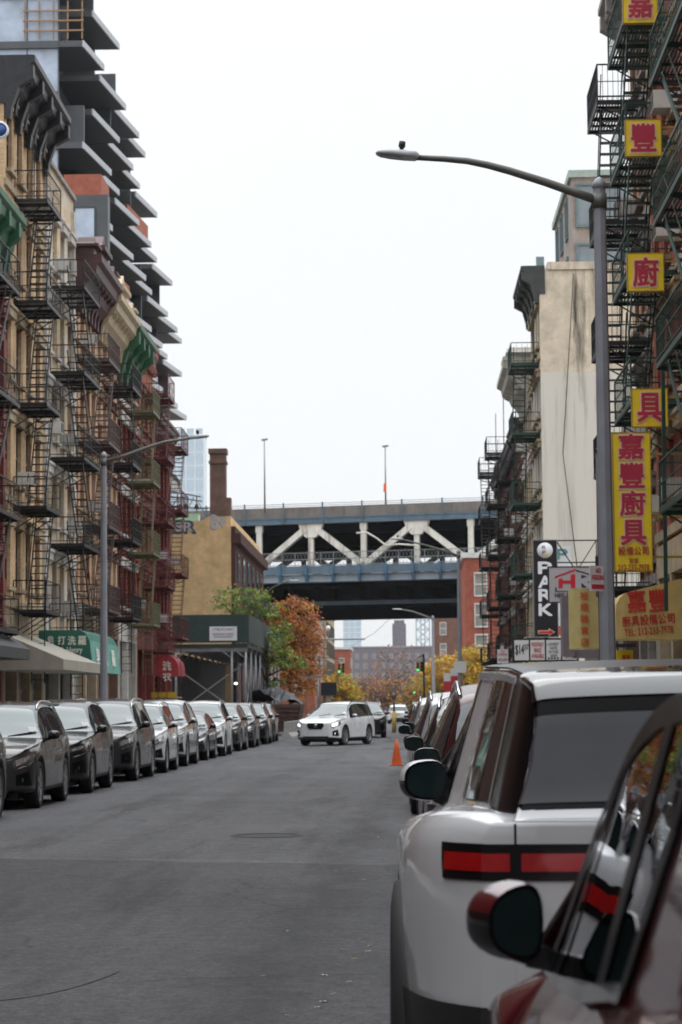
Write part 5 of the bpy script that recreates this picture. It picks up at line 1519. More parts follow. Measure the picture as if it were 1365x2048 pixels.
M_AWG = mat('green awning canvas', (.012, .105, .075), .7, var=.12, scale=2)
M_AWGL = mat('pale green awning front', (.10, .27, .22), .7, var=.12, scale=2)
M_AWC = mat('cream vinyl awning', (.31, .285, .23), .6, var=.12, scale=1.5, streak=.25)
M_AWD = mat('charcoal awning canvas', (.035, .035, .037), .7)
M_AWR = mat('red awning canvas', (.32, .022, .035), .6, var=.12, scale=2)
g_ = thing('shop_awning', 'green shop awning with white Chinese characters and Henry lettering', 'awning', (FL, 74.2, 0))
aX = at(177, 1300, 74.2).x - FL
zt, zb = at(150, 1260, 74.2).z, at(170, 1343, 74.2).z
y1 = 88.0
aX = 1.72
pr_ = [(0, zt), (aX * .82, zt), (aX * .92, zt - .1), (aX, zt - .35), (aX + .12, zb), (0, zb)]
b = MB(); b.prism(pr_, 'y', 0, y1 - 74.2 - 6.5); b.build('canvas', M_AWG, g_)
b = MB(); b.q((aX + .005, .02, zt - .34), (aX + .005, 7.25, zt - .34), (aX + .125, 7.25, zb), (aX + .125, .02, zb)); b.build('front_face', M_AWGL, g_)
M_LTW = mat('awning lettering white', (.62, .62, .56), .6)


def aw2(body, px0, py0, px1, py1, bold):
    cx, cz, w_, h_ = rect(px0, py0, px1, py1, 74.19)
    lettering('lettering', body, cx - FL, -.012, cz, w_, h_, M_LTW, g_, bold)


aw2('皂', 95, 1272, 108, 1289, .02); aw2('打', 116, 1272, 131, 1289, .02); aw2('洗', 136, 1272, 152, 1290, .02); aw2('羅', 157, 1272, 173, 1290, .02)
aw2('Wah Henry', 106, 1294, 165, 1309, .03)
for k, ch in enumerate('皂打羅'):
    lettering('lettering', ch, aX + .085, 1.5 + 2.0 * k, (zt + zb) / 2 - .15, .9, .55, M_LTW, g_, .03, rot=(R(-7), 0, R(90)))
awning('shop_awning', 'long cream vinyl awning in front of the green awning', 66.0, 74.0, 3.95, 2.75, 2.1, M_AWC)
awning('shop_awning', 'charcoal awning at the lower left picture edge', 58, 64.6, 4.3, 3.0, 1.35, M_AWD)
ra = awning('shop_awning', 'red awning with white characters near the far end of the left row', 109.3, 112.6, at(330, 1302, 109.3).z, at(330, 1352, 109.3).z, 1.15, M_AWR, round_=True)
for k, ch in enumerate('洗衣'):
    lettering('lettering', ch, .6, -.012, 3.62 - .52 * k, .4, .42, M_LTW, ra, .03)
cx, cz, w_, h_ = rect(303, 1384, 353, 1396, 107.5)
b = MB(); b.box(-w_ / 2, w_ / 2, 0, .06, -h_ / 2, h_ / 2); b.box(-w_ / 2, w_ / 2, .06, 3, -h_ / 2, -h_ / 2 + .05)
for dx in (-w_ * .4, w_ * .4): b.box(dx - .03, dx + .03, .07, .13, -cz + .15, -h_ / 2)
tag(b.build('shop_stand', mat('yellow board', (.45, .28, .02), .6), None, (cx, 107.5, cz)), 'yellow shop stand under the red awning', 'stand')
# green drop pole by the yellow signs
a0, a1 = at(1333, 1222, 45.5), at(1325, 640, 45.5)
b = MB(); b.bar((0, 0, 0), (a1.x - a0.x, 0, a1.z - a0.z), .075); b.bar((0, .04, .55 * (a1.z - a0.z)), (FR - a0.x, .04, .55 * (a1.z - a0.z)), .05); b.bar((0, .04, .9 * (a1.z - a0.z)), (FR - a0.x, .04, .9 * (a1.z - a0.z)), .05)
tag(b.build('drop_pole', F_GREEN, None, a0), 'long green vertical pole hanging beside the yellow signs', 'pole')
# ================================================================ vehicles
M_TYRE = mat('tyre rubber', (.016, .016, .017), .8, var=.25, scale=10)
M_RIM = mat('alloy rim', (.36, .37, .38), .3, .8, var=.1)
M_RIMD = mat('dark alloy rim', (.05, .05, .052), .35, .7)
M_PLAST = mat('black cladding plastic', (.014, .014, .015), .55, var=.2)
M_GLOSSB = mat('gloss black trim', (.006, .006, .007), .16, spec=.32, coat=.12, var=.1)
M_CHROME = mat('chrome trim', (.70, .71, .73), .12, 1.0, var=.05)
M_CGL = glass_dark('car glass', (.018, .022, .024), .02, 1.75)
M_WIND = mat('windscreen glass', (.032, .05, .056), .02, var=.25, scale=.8, ior=1.62, stint=(.86, .97, 1.0))
M_CLEAR = clear_glass('clear car window', (.50, .54, .54))
M_CLEARD = clear_glass('tinted car window', (.16, .17, .175))
M_LAMP = mat('headlamp glass', (.12, .125, .13), .08, .3, coat=1, var=.5, scale=14)
M_BULB = mat('headlamp reflector', (.7, .72, .75), .12, .8, var=.4, scale=16)
M_MIRG = mat('door mirror glass', (.012, .02, .02), .06, spec=.12, var=.3)
M_FRIT = mat('black window frit', (.004, .004, .005), .35, spec=.12)
M_LAMPON = mat('lit headlamp', (1, .96, .86), .2, emit=2.2, var=.02)
M_TAIL = mat('tail lamp red', (.36, .004, .006), .12, coat=1, var=.2, scale=7)
M_AMBER = mat('amber lens', (.6, .22, .02), .2)
M_PLATE = mat('number plate', (.50, .40, .16), .5)
M_PLATEW = mat('number plate white', (.55, .56, .57), .5)
M_SEAM = mat('panel gap', (.006, .006, .006), .9)
M_SEAT = mat('seat leather', (.05, .045, .04), .6, var=.2)
M_PAPER = mat('parking permit', (.6, .6, .58), .7)


def paint(name, col, metal=.0, rough=.28, var=.04):
    return mat('paint ' + name, col, rough, metal, var=var, scale=1.2, spec=.35, coat=.55 if max(col) < .2 else .9)


P_WHITE = paint('white', (.62, .63, .64))
P_PEARL = paint('pearl white', (.56, .57, .58))
P_SILVER = paint('silver', (.36, .365, .37), .3)
P_BLACK = paint('black', (.008, .008, .009))
P_TAUPE = paint('taupe grey', (.045, .042, .040), .3)
P_DGREY = paint('dark grey', (.038, .038, .040), .3)
P_NAVY = paint('dark navy', (.012, .016, .026))
P_BRONZE = paint('dark bronze', (.04, .034, .03), .3)
P_MAROON = paint('dark maroon', (.045, .012, .013), .2)
P_RED = mat('paint deep red', (.075, .004, .008), .22, .2, var=.05, scale=1.2, coat=1.0)

KN = 7.0


class Body:
    def __init__(s, **k):
        s.__dict__.update(dict(tum=.42, sh=.05, crown=.07, sill=.25, bul=.05, sm=.06, rnd=.20, k3=.22), **k)

    def ip(s, pts, t):
        t = min(max(t, 0), s.L)
        xs = [p[0] for p in pts]; ys = [p[1] for p in pts]
        d = s.sm
        if t < .25 or t > s.L - .25: d = min(d, .02)
        a = [np.interp(min(max(t + d * q, 0), s.L), xs, ys) for q in (-1, -.5, 0, .5, 1)]
        return float(sum(a) / 5)

    def zlow(s, t):
        z = s.sill
        if t < .25: z += (.25 - t) * .12
        if t > s.L - .25: z += (t - s.L + .25) * .25
        ra = s.wr + .065
        for tc in (s.fo, s.fo + s.wb):
            d = abs(t - tc)
            if d < ra: z = max(z, s.wr * .96 + math.sqrt(ra * ra - d * d))
        return z

    def knots(s, t):
        if not hasattr(s, '_kc'): s._kc = {}
        q = round(t, 5)
        if q in s._kc: return s._kc[q]
        w = s.ip(s.hw, t); zb = s.ip(s.belt, t); zt = s.ip(s.top, t); zl = min(s.zlow(t), zb - .10)
        cr = s.crown if zt - zb > .3 else s.crown * .6
        ze = max(zb + .012, zt - cr)
        if zt < ze + .004: zt = ze + .004
        sh = s.sh
        if not isinstance(sh, float): sh = s.ip(sh, t)
        tum = s.tum if isinstance(s.tum, float) else s.ip(s.tum, t)
        x4 = w - sh
        x5 = x4 - tum * (ze - zb) - .02
        r_ = s.rnd * min(1, (ze - zb) / .4)
        k3 = s.k3 if isinstance(s.k3, float) else s.ip(s.k3, t)
        K = [(w - .09, zl), (w - .012, zl + .035), (w, zl + .38 * (zb - zl)), (w - .012, zb - k3 * (zb - zl)), (x4, zb), (x5, ze), (x5 * (1 - r_) - .0, ze + .62 * (zt - ze)), (0, zt)]
        s._kc[q] = K
        return K

    def pt(s, t, v):
        """t along the car from the front, v 0..7 from the sill over the side and roof to the centre line"""
        K = s.knots(t)
        i = min(int(v), 6); f = v - i
        p0, p1, p2, p3 = K[max(i - 1, 0)], K[i], K[i + 1], K[min(i + 2, 7)]
        if i >= 6: p3 = (-p1[0], p1[1])
        if i == 4: p0, p3 = p1, p2          # keep the glasshouse side flat
        if i == 3: p3 = p2
        if i == 5: p0 = p1

        def cr(a, b, c, d):
            m1 = .5 * (c - a); m2 = .5 * (d - b)
            f2, f3 = f * f, f * f * f
            return (2 * f3 - 3 * f2 + 1) * b + (f3 - 2 * f2 + f) * m1 + (-2 * f3 + 3 * f2) * c + (f3 - f2) * m2
        return Vector((cr(p0[0], p1[0], p2[0], p3[0]), t - s.L / 2, cr(p0[1], p1[1], p2[1], p3[1])))

    def ptn(s, t, v, off):
        e_ = .012
        a, b = s.pt(min(t + e_, s.L), v), s.pt(max(t - e_, 0), v)
        c, d = s.pt(t, min(v + .06, 7)), s.pt(t, max(v - .06, 0))
        n = (a - b).cross(c - d)
        if n.length < 1e-9: n = Vector((1, 0, .3))
        n.normalize()
        if n.x < -1e-3: n = -n
        if abs(n.x) <= 1e-3 and n.z < 0: n = -n
        return s.pt(t, v) + n * off

    def shell(s, cut=None, dt=.07, nv=5, clad=1.15, top=None):
        ts = set([0, s.L])
        k = 0
        while k < s.L: ts.add(round(k, 4)); k += dt
        for d in (.02, .05, .1): ts.add(d); ts.add(s.L - d)
        ra = s.wr + .065
        for tc in (s.fo, s.fo + s.wb):
            for q in range(25):
                ts.add(round(tc - ra * math.cos(math.pi * q / 24), 5))
            ts.add(tc - ra - .002); ts.add(tc + ra + .002)
        ts = sorted(t for t in ts if 0 <= t <= s.L)
        ts = [t for i, t in enumerate(ts) if i == 0 or t - ts[i - 1] > 1e-3]
        vs = sorted(set([i + f / nv for i in range(7) for f in range(nv)] + [7.0]))
        b = MB()
        V = [[s.pt(t, v) for v in vs] for t in ts]
        for sgn in (1, -1):
            base = len(b.v)
            for r in V: b.v += [(p.x * sgn, p.y, p.z) for p in r]
            n = len(vs)
            for i in range(len(ts) - 1):
                for j in range(n - 1):
                    tm, vm = (ts[i] + ts[i + 1]) / 2, (vs[j] + vs[j + 1]) / 2
                    if cut and cut(tm, vm): continue
                    a = base + i * n + j
                    f = (a, a + 1, a + n + 1, a + n)
                    b.f.append(f if sgn > 0 else f[::-1]); b.mi.append(1 if vm < clad else (2 if top and top(tm, vm) else 0)); b.sm.append(True)
        # front and rear faces
        for t, dr in ((0, -1), (s.L, 1)):
            rows = []
            for v in vs:
                p = s.pt(t, v)
                rows.append([Vector((p.x * u, p.y + dr * s.bul * (1 - u * u), p.z)) for u in (-1, -.8, -.5, -.2, .2, .5, .8, 1)])
            base = len(b.v)
            for r in rows: b.v += [tuple(p) for p in r]
            for i in range(len(rows) - 1):
                for j in range(7):
                    a = base + i * 8 + j
                    b.f.append((a, a + 1, a + 9, a + 8)); b.mi.append(1 if vs[i] < clad else 0); b.sm.append(True)
        return b

    def patch(s, b, c, off, nt=12, nv=6, both=True, sides=(1, -1), edge=False):
        """c = [(t, v)] x 4 corners: low front, low rear, top rear, top front"""
        for sg in sides:
            P = []
            for i in range(nt + 1):
                row = []
                for j in range(nv + 1):
                    f, g_ = i / nt, j / nv
                    lo = (c[0][0] + (c[1][0] - c[0][0]) * f, c[0][1] + (c[1][1] - c[0][1]) * f)
                    hi = (c[3][0] + (c[2][0] - c[3][0]) * f, c[3][1] + (c[2][1] - c[3][1]) * f)
                    t, v = lo[0] + (hi[0] - lo[0]) * g_, lo[1] + (hi[1] - lo[1]) * g_
                    p = s.ptn(t, v, off)
                    row.append(Vector((p.x * sg, p.y, p.z)))
                P.append(row)
            b.grid(P)
        return b

    def band(s, b, c, off, nt=14, nv=10):
        """patch across the whole width: c = (t0, t1, v0 at t0, v0 at t1) for windscreen, rear window, roof"""
        t0, t1, va, vb = c
        P = []
        for i in range(nt + 1):
            f = i / nt; t = t0 + (t1 - t0) * f; v0 = va + (vb - va) * f
            vl = [v0 + (7 - v0) * j / nv for j in range(nv + 1)]
            R_ = [s.ptn(t, v, off) for v in vl]
            P.append([Vector((p.x, p.y, p.z)) for p in R_] + [Vector((-p.x, p.y, p.z)) for p in reversed(R_[:-1])])
        b.grid(P)
        return b


def sub(root, name, b, m, parent=None):
    return b.build(name, m, parent or root)


_WH = {}


def wheel_meshes(r, w, rim_m, spokes=5):
    key = (r, w, rim_m.name, spokes)
    if key in _WH: return _WH[key]
    t = MB(); rr = r * .70
    t.lathe([(rr, -w / 2 + .02), (rr + .02, -w / 2), (r * .93, -w / 2), (r * .99, -w / 2 + .025), (r, -w / 2 + .05), (r, w / 2 - .05), (r * .99, w / 2 - .025), (r * .93, w / 2), (rr + .02, w / 2), (rr, w / 2 - .02), (rr * .9, 0), (0, 0)], n=32, axis='x')
    m = MB()
    m.lathe([(rr * 1.01, w / 2 - .012), (rr * .96, w / 2 - .004), (rr * .92, w / 2 - .03), (rr * .9, .0)], n=32, axis='x')
    for k in range(spokes):
        a = 2 * math.pi * k / spokes
        for d in (-.13, .13):
            m.bar((w / 2 - .02, math.cos(a + d * .5) * rr * .12, math.sin(a + d * .5) * rr * .12), (w / 2 - .03, math.cos(a + d) * rr * .95, math.sin(a + d) * rr * .95), .045, .03, up=(1, 0, 0))
    m.lathe([(.0, w / 2 - .005), (rr * .2, w / 2 - .01), (rr * .24, w / 2 - .05)], n=16, axis='x')
    _WH[key] = (t.mesh('tyre', M_TYRE), m.mesh('rim', rim_m))
    return _WH[key]


def wheels(root, B, rim=None, spokes=5, tw=.24):
    me = wheel_meshes(B.wr, tw, rim or M_RIM, spokes)
    for tc in (B.fo, B.fo + B.wb):
        wv = B.ip(B.hw, tc)
        for sg in (1, -1):
            e_ = bpy.data.objects.new('wheel', None); COL.objects.link(e_); e_.parent = root; e_.empty_display_size = .1
            e_.location = (sg * (wv - tw / 2 - .012), tc - B.L / 2, B.wr)
            if sg < 0: e_.rotation_euler = (0, 0, math.pi)
            link('tyre', me[0], e_); link('rim', me[1], e_)


def mirror(root, B, t, m, cap=None, sz=(.19, .14, .12), rise=.10, out=.11, toward=1, vb=4.05, yaw=0., split=-.08, taper=0.):
    """door mirrors: toward=+1 means the glass faces the rear of the car (+y)"""
    for sg in (1, -1):
        p = B.ptn(t, vb, 0)
        c = Vector((p.x + out, p.y, p.z + rise))
        b = MB(); rows = []
        for k in range(9):
            u = k / 8
            y = (-.5 + u) * sz[2]
            f = (.35, .72, .88, .96, 1, 1, 1, .99, .95)[k]
            rows.append([Vector((c.x + sz[0] / 2 * f * abs(math.cos(a)) ** .75 * (1 if math.cos(a) > 0 else -1), c.y + y * (1 + .0), c.z + sz[1] / 2 * f * abs(math.sin(a)) ** .75 * (1 if math.sin(a) > 0 else -1))) for a in [2 * math.pi * q / 24 for q in range(25)]])
        if taper: rows = [[Vector((v.x, v.y, c.z + (v.z - c.z) * (1 - taper * (.5 + (v.x - c.x) / sz[0])))) for v in r] for r in rows]
        cy_, sy_ = math.cos(yaw), math.sin(yaw)
        rows = [[Vector((c.x + (v.x - c.x) * cy_ - (v.y - c.y) * sy_, c.y + (v.x - c.x) * sy_ + (v.y - c.y) * cy_, v.z)) for v in r] for r in rows]
        rows = [[Vector((v.x * sg, v.y, v.z)) for v in r] for r in rows]
        i0 = len(b.v)
        b.grid(rows)
        for fi, f in enumerate(b.f):
            zz = sum(b.v[q][2] for q in f) / 4
            b.mi[fi] = 0 if zz > c.z + sz[1] * split else 1
        b.cur = 1
        b.q(*[tuple(v) for v in rows[0][:-1]])
        b.bar((sg * (p.x - .03), p.y, p.z + .02), (sg * (c.x - .03), c.y, c.z - sz[1] * .3), .07, .045)
        mo = b.build('mirror', [cap or m, M_GLOSSB], root)
        g2 = MB()
        mc_ = sum(rows[-1][:-1], Vector()) / 24
        g2.q(*[tuple(mc_ + (v - mc_) * .87 + Vector((0, .004, 0))) for v in rows[-1][:-1]])
        bb = MB(); bb.q(*[tuple(v) for v in rows[-1][:-1]]); bb.build('mirror_back', M_GLOSSB, mo)
        g2.build('mirror_glass', M_MIRG, mo)


def std_car(name, label, B, paint_m, cat='suv', dlo=None, wind=None, rear=None, rails=True, lit=False, grille='wide', group=None, clad=1.15, rim=None, detail=True, roofm=None, chrome=True, plate=True):
    root = thing(name, label, cat, (0, 0, 0), 0, group)
    L = B.L
    B.shell(clad=clad).build('body', [paint_m, M_PLAST], root)
    ub = MB(); ub.box(-.66, .66, -L / 2 + .10, L / 2 - .10, .15, .62); ub.box(-.62, .62, -L / 2 + .35, L / 2 - .3, .6, .9); ub.build('underbody', M_SEAM, root)
    for sg in (1, -1):
        b = MB(); B.patch(b, dlo, .006, 18, 6, sides=(sg,)); wg = b.build('side_glass', M_CGL, root)
    (a0_, b0_), (a1_, b1_) = dlo[0], dlo[1]
    tmid = B.pil
    for tb in tmid:
        for sg in (1, -1):
            b = MB(); B.patch(b, [(tb - .03, 4.06), (tb + .05, 4.06), (tb + .09, 4.95), (tb + .02, 4.95)], .009, 2, 5, sides=(sg,)); b.build('pillar', M_GLOSSB, root)
    if chrome:
        for sg in (1, -1):
            b = MB(); B.patch(b, [(dlo[0][0] - .05, 3.97), (dlo[1][0] + .02, 3.97), (dlo[1][0] + .02, 4.06), (dlo[0][0] - .05, 4.06)], .010, 14, 1, sides=(sg,)); b.build('belt_trim', M_CHROME, root)
    b = MB(); B.band(b, wind, .006); b.build('windscreen', M_WIND, root)
    b = MB(); B.band(b, rear, .006); b.build('rear_window', M_CGL, root)
    for sg, px in ((1, .0),):
        pp = MB(); c = B.ptn(wind[0] + .16, 6.2, .012); d_ = B.ptn(wind[0] + .28, 6.2, .012); e_ = B.ptn(wind[0] + .28, 5.9, .012); f_ = B.ptn(wind[0] + .16, 5.9, .012)
        pp.q(c, d_, e_, f_); pp.build('permit', M_PAPER, root)
    # lamps
    for sg in (1, -1):
        hl = MB(); B.patch(hl, B.hl, .008, 8, 3, sides=(sg,)); h = hl.build('headlight', M_LAMP, root)
        ins = [(B.hl[0][0] + .02, B.hl[0][1] + .12), (B.hl[1][0] - .22, B.hl[1][1] + .12), (B.hl[2][0] - .22, B.hl[2][1] - .12), (B.hl[3][0] + .02, B.hl[3][1] - .12)]
        li = MB(); B.patch(li, ins, .014, 5, 2, sides=(sg,)); li.build('bulb', M_LAMPON if lit else M_BULB, h)
        tl = MB(); B.patch(tl, B.tl, .008, 6, 4, sides=(sg,)); tl.build('tail_lamp', M_TAIL, root)
        fg = MB(); p = B.pt(.10, 1.9); fg.lathe([(0, -.02), (.06, -.015), (.075, .03)], (sg * p.x * .93, p.y - .0, p.z), 14, axis='y'); fg.build('fog_light', M_LAMPON if lit else M_LAMP, root)
        vt = MB(); B.patch(vt, [(.03, 1.45), (.30, 1.5), (.22, 2.5), (.03, 2.35)], .006, 4, 4, sides=(sg,)); vt.build('bumper_vent', M_FRIT, root)
        dr = MB(); B.patch(dr, [(.03, 2.72), (.40, 3.0), (.41, 3.1), (.03, 2.82)], .011, 6, 1, sides=(sg,)); dr.build('lamp_strip', M_CHROME, root)
        # cut lines and handles
    sm_ = MB()
    for tb in (B.doors):
        B.patch(sm_, [(tb, 1.2), (tb + .010, 1.2), (tb + .010, 3.95), (tb, 3.95)], .0025, 1, 10)
    sm_.build('door_seam', M_SEAM, root)
    for tb in B.doors[1:]:
        for sg in (1, -1):
            hd = MB(); B.patch(hd, [(tb - .26, 3.35), (tb - .05, 3.35), (tb - .05, 3.52), (tb - .26, 3.52)], .028, 3, 2, sides=(sg,)); hd.build('door_handle', M_CHROME if chrome else paint_m, root)
    # face
    zt = B.ip(B.top, 0); y0 = -L / 2 - B.bul
    gw, g0, g1 = B.grille
    g_m = MB()
    ch = .12
    prof = [(-gw, g0 + ch), (-gw + ch * .8, g0), (gw - ch * .8, g0), (gw, g0 + ch), (gw * .92, g1 - .03), (gw * .85, g1), (-gw * .85, g1), (-gw * .92, g1 - .03)]
    g_m.prism(prof, 'y', y0 - .016, y0 + .10)
    gr_ = g_m.build('grille', M_GLOSSB, root)
    gb = MB(); n = 6
    for k in range(n):
        z = g0 + .05 + (g1 - g0 - .08) * k / (n - 1)
        gb.box(-gw * .86, gw * .86, y0 - .028, y0 - .0165, z - .008, z + .008)
    gb.build('grille_bar', M_RIMD, gr_)
    em = MB(); em.lathe([(0, -.012), (.05, -.012), (.07, -.006), (.07, .0)], (0, y0 - .029, (g0 + g1) / 2 + .02), 18, axis='y'); em.build('emblem', M_CHROME, gr_)
    lw = MB(); lw.box(-.55, .55, y0 - .006, y0 + .1, .26, .38); lw.build('lower_intake', M_PLAST, root)
    if plate:
        pl = MB(); pl.box(-.155, .155, y0 - .036, y0 - .029, max(g0 - .02, .42), max(g0 - .02, .42) + .155); pl.build('number_plate', M_PLATE, root)
    # rear
    y1 = L / 2 + B.bul
    pl = MB(); pl.box(-.155, .155, y1 - .002, y1 + .012, .72, .875); pl.build('number_plate', M_PLATE, root)
    rb = MB(); rb.box(-.6, .6, y1 - .12, y1 + .03, .34, .52); rb.build('rear_bumper', M_PLAST, root)
    if rails:
        for sg in (1, -1):
            r_ = MB()
            pts = []
            for k in range(13):
                t = B.rail[0] + (B.rail[1] - B.rail[0]) * k / 12
                p = B.pt(t, 5.3); h = .05 * min(1, 6 * min(k, 12 - k) / 12)
                pts.append((p.x * sg, p.y, p.z + .006 + h))
            r_.tube(pts, .017, 7); r_.build('roof_rail', B.railm if hasattr(B, 'railm') else M_CHROME, root)
    if B.L > 4.5 and detail:
        an = MB(); p = B.pt(B.rail[1] - .1, 7); an.prism([(-.12, 0), (.1, 0), (.1, .075), (.06, .075)], 'x', -.018, .018)
        o = an.build('antenna_fin', paint_m, root, (0, p.y, p.z - .004))
    mirror(root, B, B.mir, paint_m)
    wheels(root, B, rim)
    wp = MB()
    for x in (-.35, .3):
        p = B.ptn(wind[0] + .05, 7, .02); q_ = B.ptn(wind[0] + .22, 6.6, .02)
        wp.bar((x, p.y, p.z - .02), (x + .45, p.y + .10, p.z + .05), .018)
    wp.build('wiper', M_PLAST, root)
    return root


CROSS = dict(L=4.6, wb=2.70, fo=.90, wr=.36, rail=(2.1, 4.0), mir=1.78, pil=(2.62, 3.52), doors=(1.45, 2.60, 3.5), grille=(.42, .42, .80),
             hl=[(.015, 2.9), (.46, 3.25), (.50, 3.85), (.02, 3.8)], tl=[(4.15, 3.1), (4.56, 3.0), (4.56, 3.75), (4.2, 3.8)],
             top=[(0, .80), (.05, .85), (.2, .93), (.6, .995), (1.15, 1.05), (1.28, 1.08), (1.95, 1.52), (2.25, 1.615), (2.8, 1.655), (3.4, 1.64), (3.95, 1.57), (4.2, 1.46), (4.48, 1.12), (4.57, .99), (4.6, .93)],
             belt=[(0, .74), (.1, .80), (.6, .91), (1.2, .99), (2.5, 1.02), (3.6, 1.07), (4.2, 1.10), (4.45, 1.04), (4.6, .88)],
             hw=[(0, .60), (.06, .72), (.16, .815), (.35, .885), (.8, .925), (2.3, .93), (3.8, .925), (4.2, .89), (4.45, .81), (4.55, .70), (4.6, .60)])
SUV = dict(L=4.95, wb=2.85, fo=.95, wr=.375, rail=(2.0, 4.5), mir=1.85, pil=(2.72, 3.72), doors=(1.5, 2.70, 3.7), grille=(.46, .60, .86),
           hl=[(.012, 2.95), (.46, 3.15), (.5, 3.85), (.015, 3.8)], tl=[(4.55, 3.0), (4.9, 2.9), (4.9, 3.8), (4.6, 3.85)],
           top=[(0, .90), (.05, .95), (.2, 1.02), (.6, 1.07), (1.15, 1.12), (1.28, 1.15), (2.0, 1.60), (2.3, 1.70), (3.0, 1.745), (4.0, 1.73), (4.5, 1.67), (4.66, 1.58), (4.85, 1.2), (4.92, 1.06), (4.95, 1.0)],
           belt=[(0, .84), (.1, .90), (.6, .99), (1.2, 1.05), (2.5, 1.08), (3.6, 1.11), (4.4, 1.13), (4.75, 1.10), (4.95, .95)],
           hw=[(0, .64), (.06, .76), (.16, .85), (.35, .91), (.8, .945), (2.3, .95), (4.1, .945), (4.5, .91), (4.8, .83), (4.9, .74), (4.95, .66)])
SEDAN = dict(L=4.75, wb=2.80, fo=.92, wr=.335, rail=(2.0, 3.6), mir=1.72, pil=(2.62, 3.45), doors=(1.4, 2.58, 3.55), grille=(.40, .42, .66),
             hl=[(.02, 3.0), (.6, 3.2), (.6, 3.75), (.03, 3.7)], tl=[(4.35, 3.1), (4.7, 3.0), (4.7, 3.8), (4.35, 3.8)],
             top=[(0, .66), (.05, .72), (.25, .80), (.7, .87), (1.2, .93), (1.35, .96), (2.1, 1.36), (2.45, 1.44), (3.0, 1.46), (3.5, 1.40), (4.1, 1.12), (4.3, 1.05), (4.6, 1.02), (4.7, .98), (4.75, .90)],
             belt=[(0, .60), (.1, .66), (.7, .80), (1.3, .88), (2.5, .91), (3.8, .96), (4.4, .97), (4.6, .95), (4.75, .82)],
             hw=[(0, .60), (.06, .72), (.16, .81), (.35, .87), (.8, .90), (2.3, .905), (3.8, .90), (4.3, .86), (4.6, .77), (4.7, .68), (4.75, .6)])


def dl(B):
    L = B['L']
    return [(B['mir'] - .28, 4.10), (B['rail'][1] + .28, 4.10), (B['rail'][1] + .05, 4.93), (B['mir'] - .05, 4.93)]


K_L = 'cars parked along the left kerb'
K_R = 'cars parked along the right kerb'


def place(root, x, y, rz=0.):
    root.location = (x, y, 0); root.rotation_euler = (0, 0, rz)


def recolour(o, m):
    for ch in o.children:
        if ch.name.split('.')[0] in ('body', 'mirror', 'antenna_fin'):
            ch.material_slots[0].link = 'OBJECT'; ch.material_slots[0].material = m


cr_ = std_car('parked_car', 'taupe grey crossover with roof rails, nearest whole car of the left row', Body(**CROSS), P_TAUPE, 'car', dl(CROSS), (1.26, 2.12, 5.02, 5.12), (4.2, 4.5, 5.25, 5.2), group=K_L)
sv_ = std_car('parked_car', 'dark grey suv with chrome trim, third whole car of the left row', Body(**SUV), P_DGREY, 'car', dl(SUV), (1.27, 2.16, 5.02, 5.12), (4.64, 4.84, 5.25, 5.2), group=K_L)
se_ = std_car('parked_car', 'low dark navy sedan in the left row between white cars', Body(**SEDAN), P_NAVY, 'car', dl(SEDAN), (1.34, 2.25, 5.02, 5.12), (3.5, 4.12, 5.3, 5.15), rails=False, group=K_L)
HAT = dict(CROSS); HAT.update(L=4.75, wb=2.78, fo=.93, wr=.365, rail=(2.15, 4.1), pil=(2.7, 3.6), doors=(1.5, 2.68, 3.6), grille=(.52, .36, .78), tl=[(4.25, 3.1), (4.7, 3.0), (4.7, 3.8), (4.3, 3.8)], hl=[(.015, 3.25), (.58, 3.45), (.6, 3.85), (.02, 3.85)],
    top=[(0, .86), (.05, .90), (.2, .97), (.6, 1.02), (1.2, 1.07), (1.35, 1.10), (2.0, 1.52), (2.35, 1.64), (2.9, 1.69), (3.5, 1.66), (4.0, 1.57), (4.3, 1.42), (4.6, 1.15), (4.72, 1.02), (4.75, .95)],
    belt=[(0, .80), (.1, .85), (.6, .94), (1.2, 1.01), (2.5, 1.05), (3.6, 1.12), (4.3, 1.16), (4.6, 1.08), (4.75, .9)],
    hw=[(0, .58), (.05, .72), (.15, .83), (.35, .90), (.8, .94), (2.4, .93), (3.9, .945), (4.35, .90), (4.6, .81), (4.7, .70), (4.75, .60)])
ht_ = std_car('parked_car', 'glossy black crossover behind the taupe one in the left row', Body(**HAT), P_BLACK, 'car', dl(HAT), (1.33, 2.2, 5.02, 5.12), (4.3, 4.64, 5.25, 5.2), group=K_L, rails=False, rim=M_RIM)
bm_ = {'c': cr_, 's': sv_, 'e': se_, 'h': ht_}
used_ = set()
XLC = -6.93
row = [('s', 32.2, P_BLACK, 'black car cut off at the left picture edge'), ('c', 38.8, P_TAUPE, None), ('h', 45.4, P_BLACK, None), ('s', 52.5, P_DGREY, None),
       ('c', 58.3, P_PEARL, 'pearl white car with white mirror just past the dark grey suv'), ('h', 64.6, P_SILVER, 'silver white car in the left row in front of the navy sedan'), ('e', 71.4, P_NAVY, None),
       ('s', 77.2, P_WHITE, 'tall white car in the left row behind the navy sedan'), ('h', 85.4, P_BRONZE, 'dark bronze car in the left row past the tall white one'), ('c', 92.2, P_DGREY, 'dark grey car third from the far end of the left row'),
       ('s', 100.2, P_BLACK, 'black suv second from the far end of the left row'), ('h', 107.0, P_BLACK, 'small black car at the far end of the left row')]
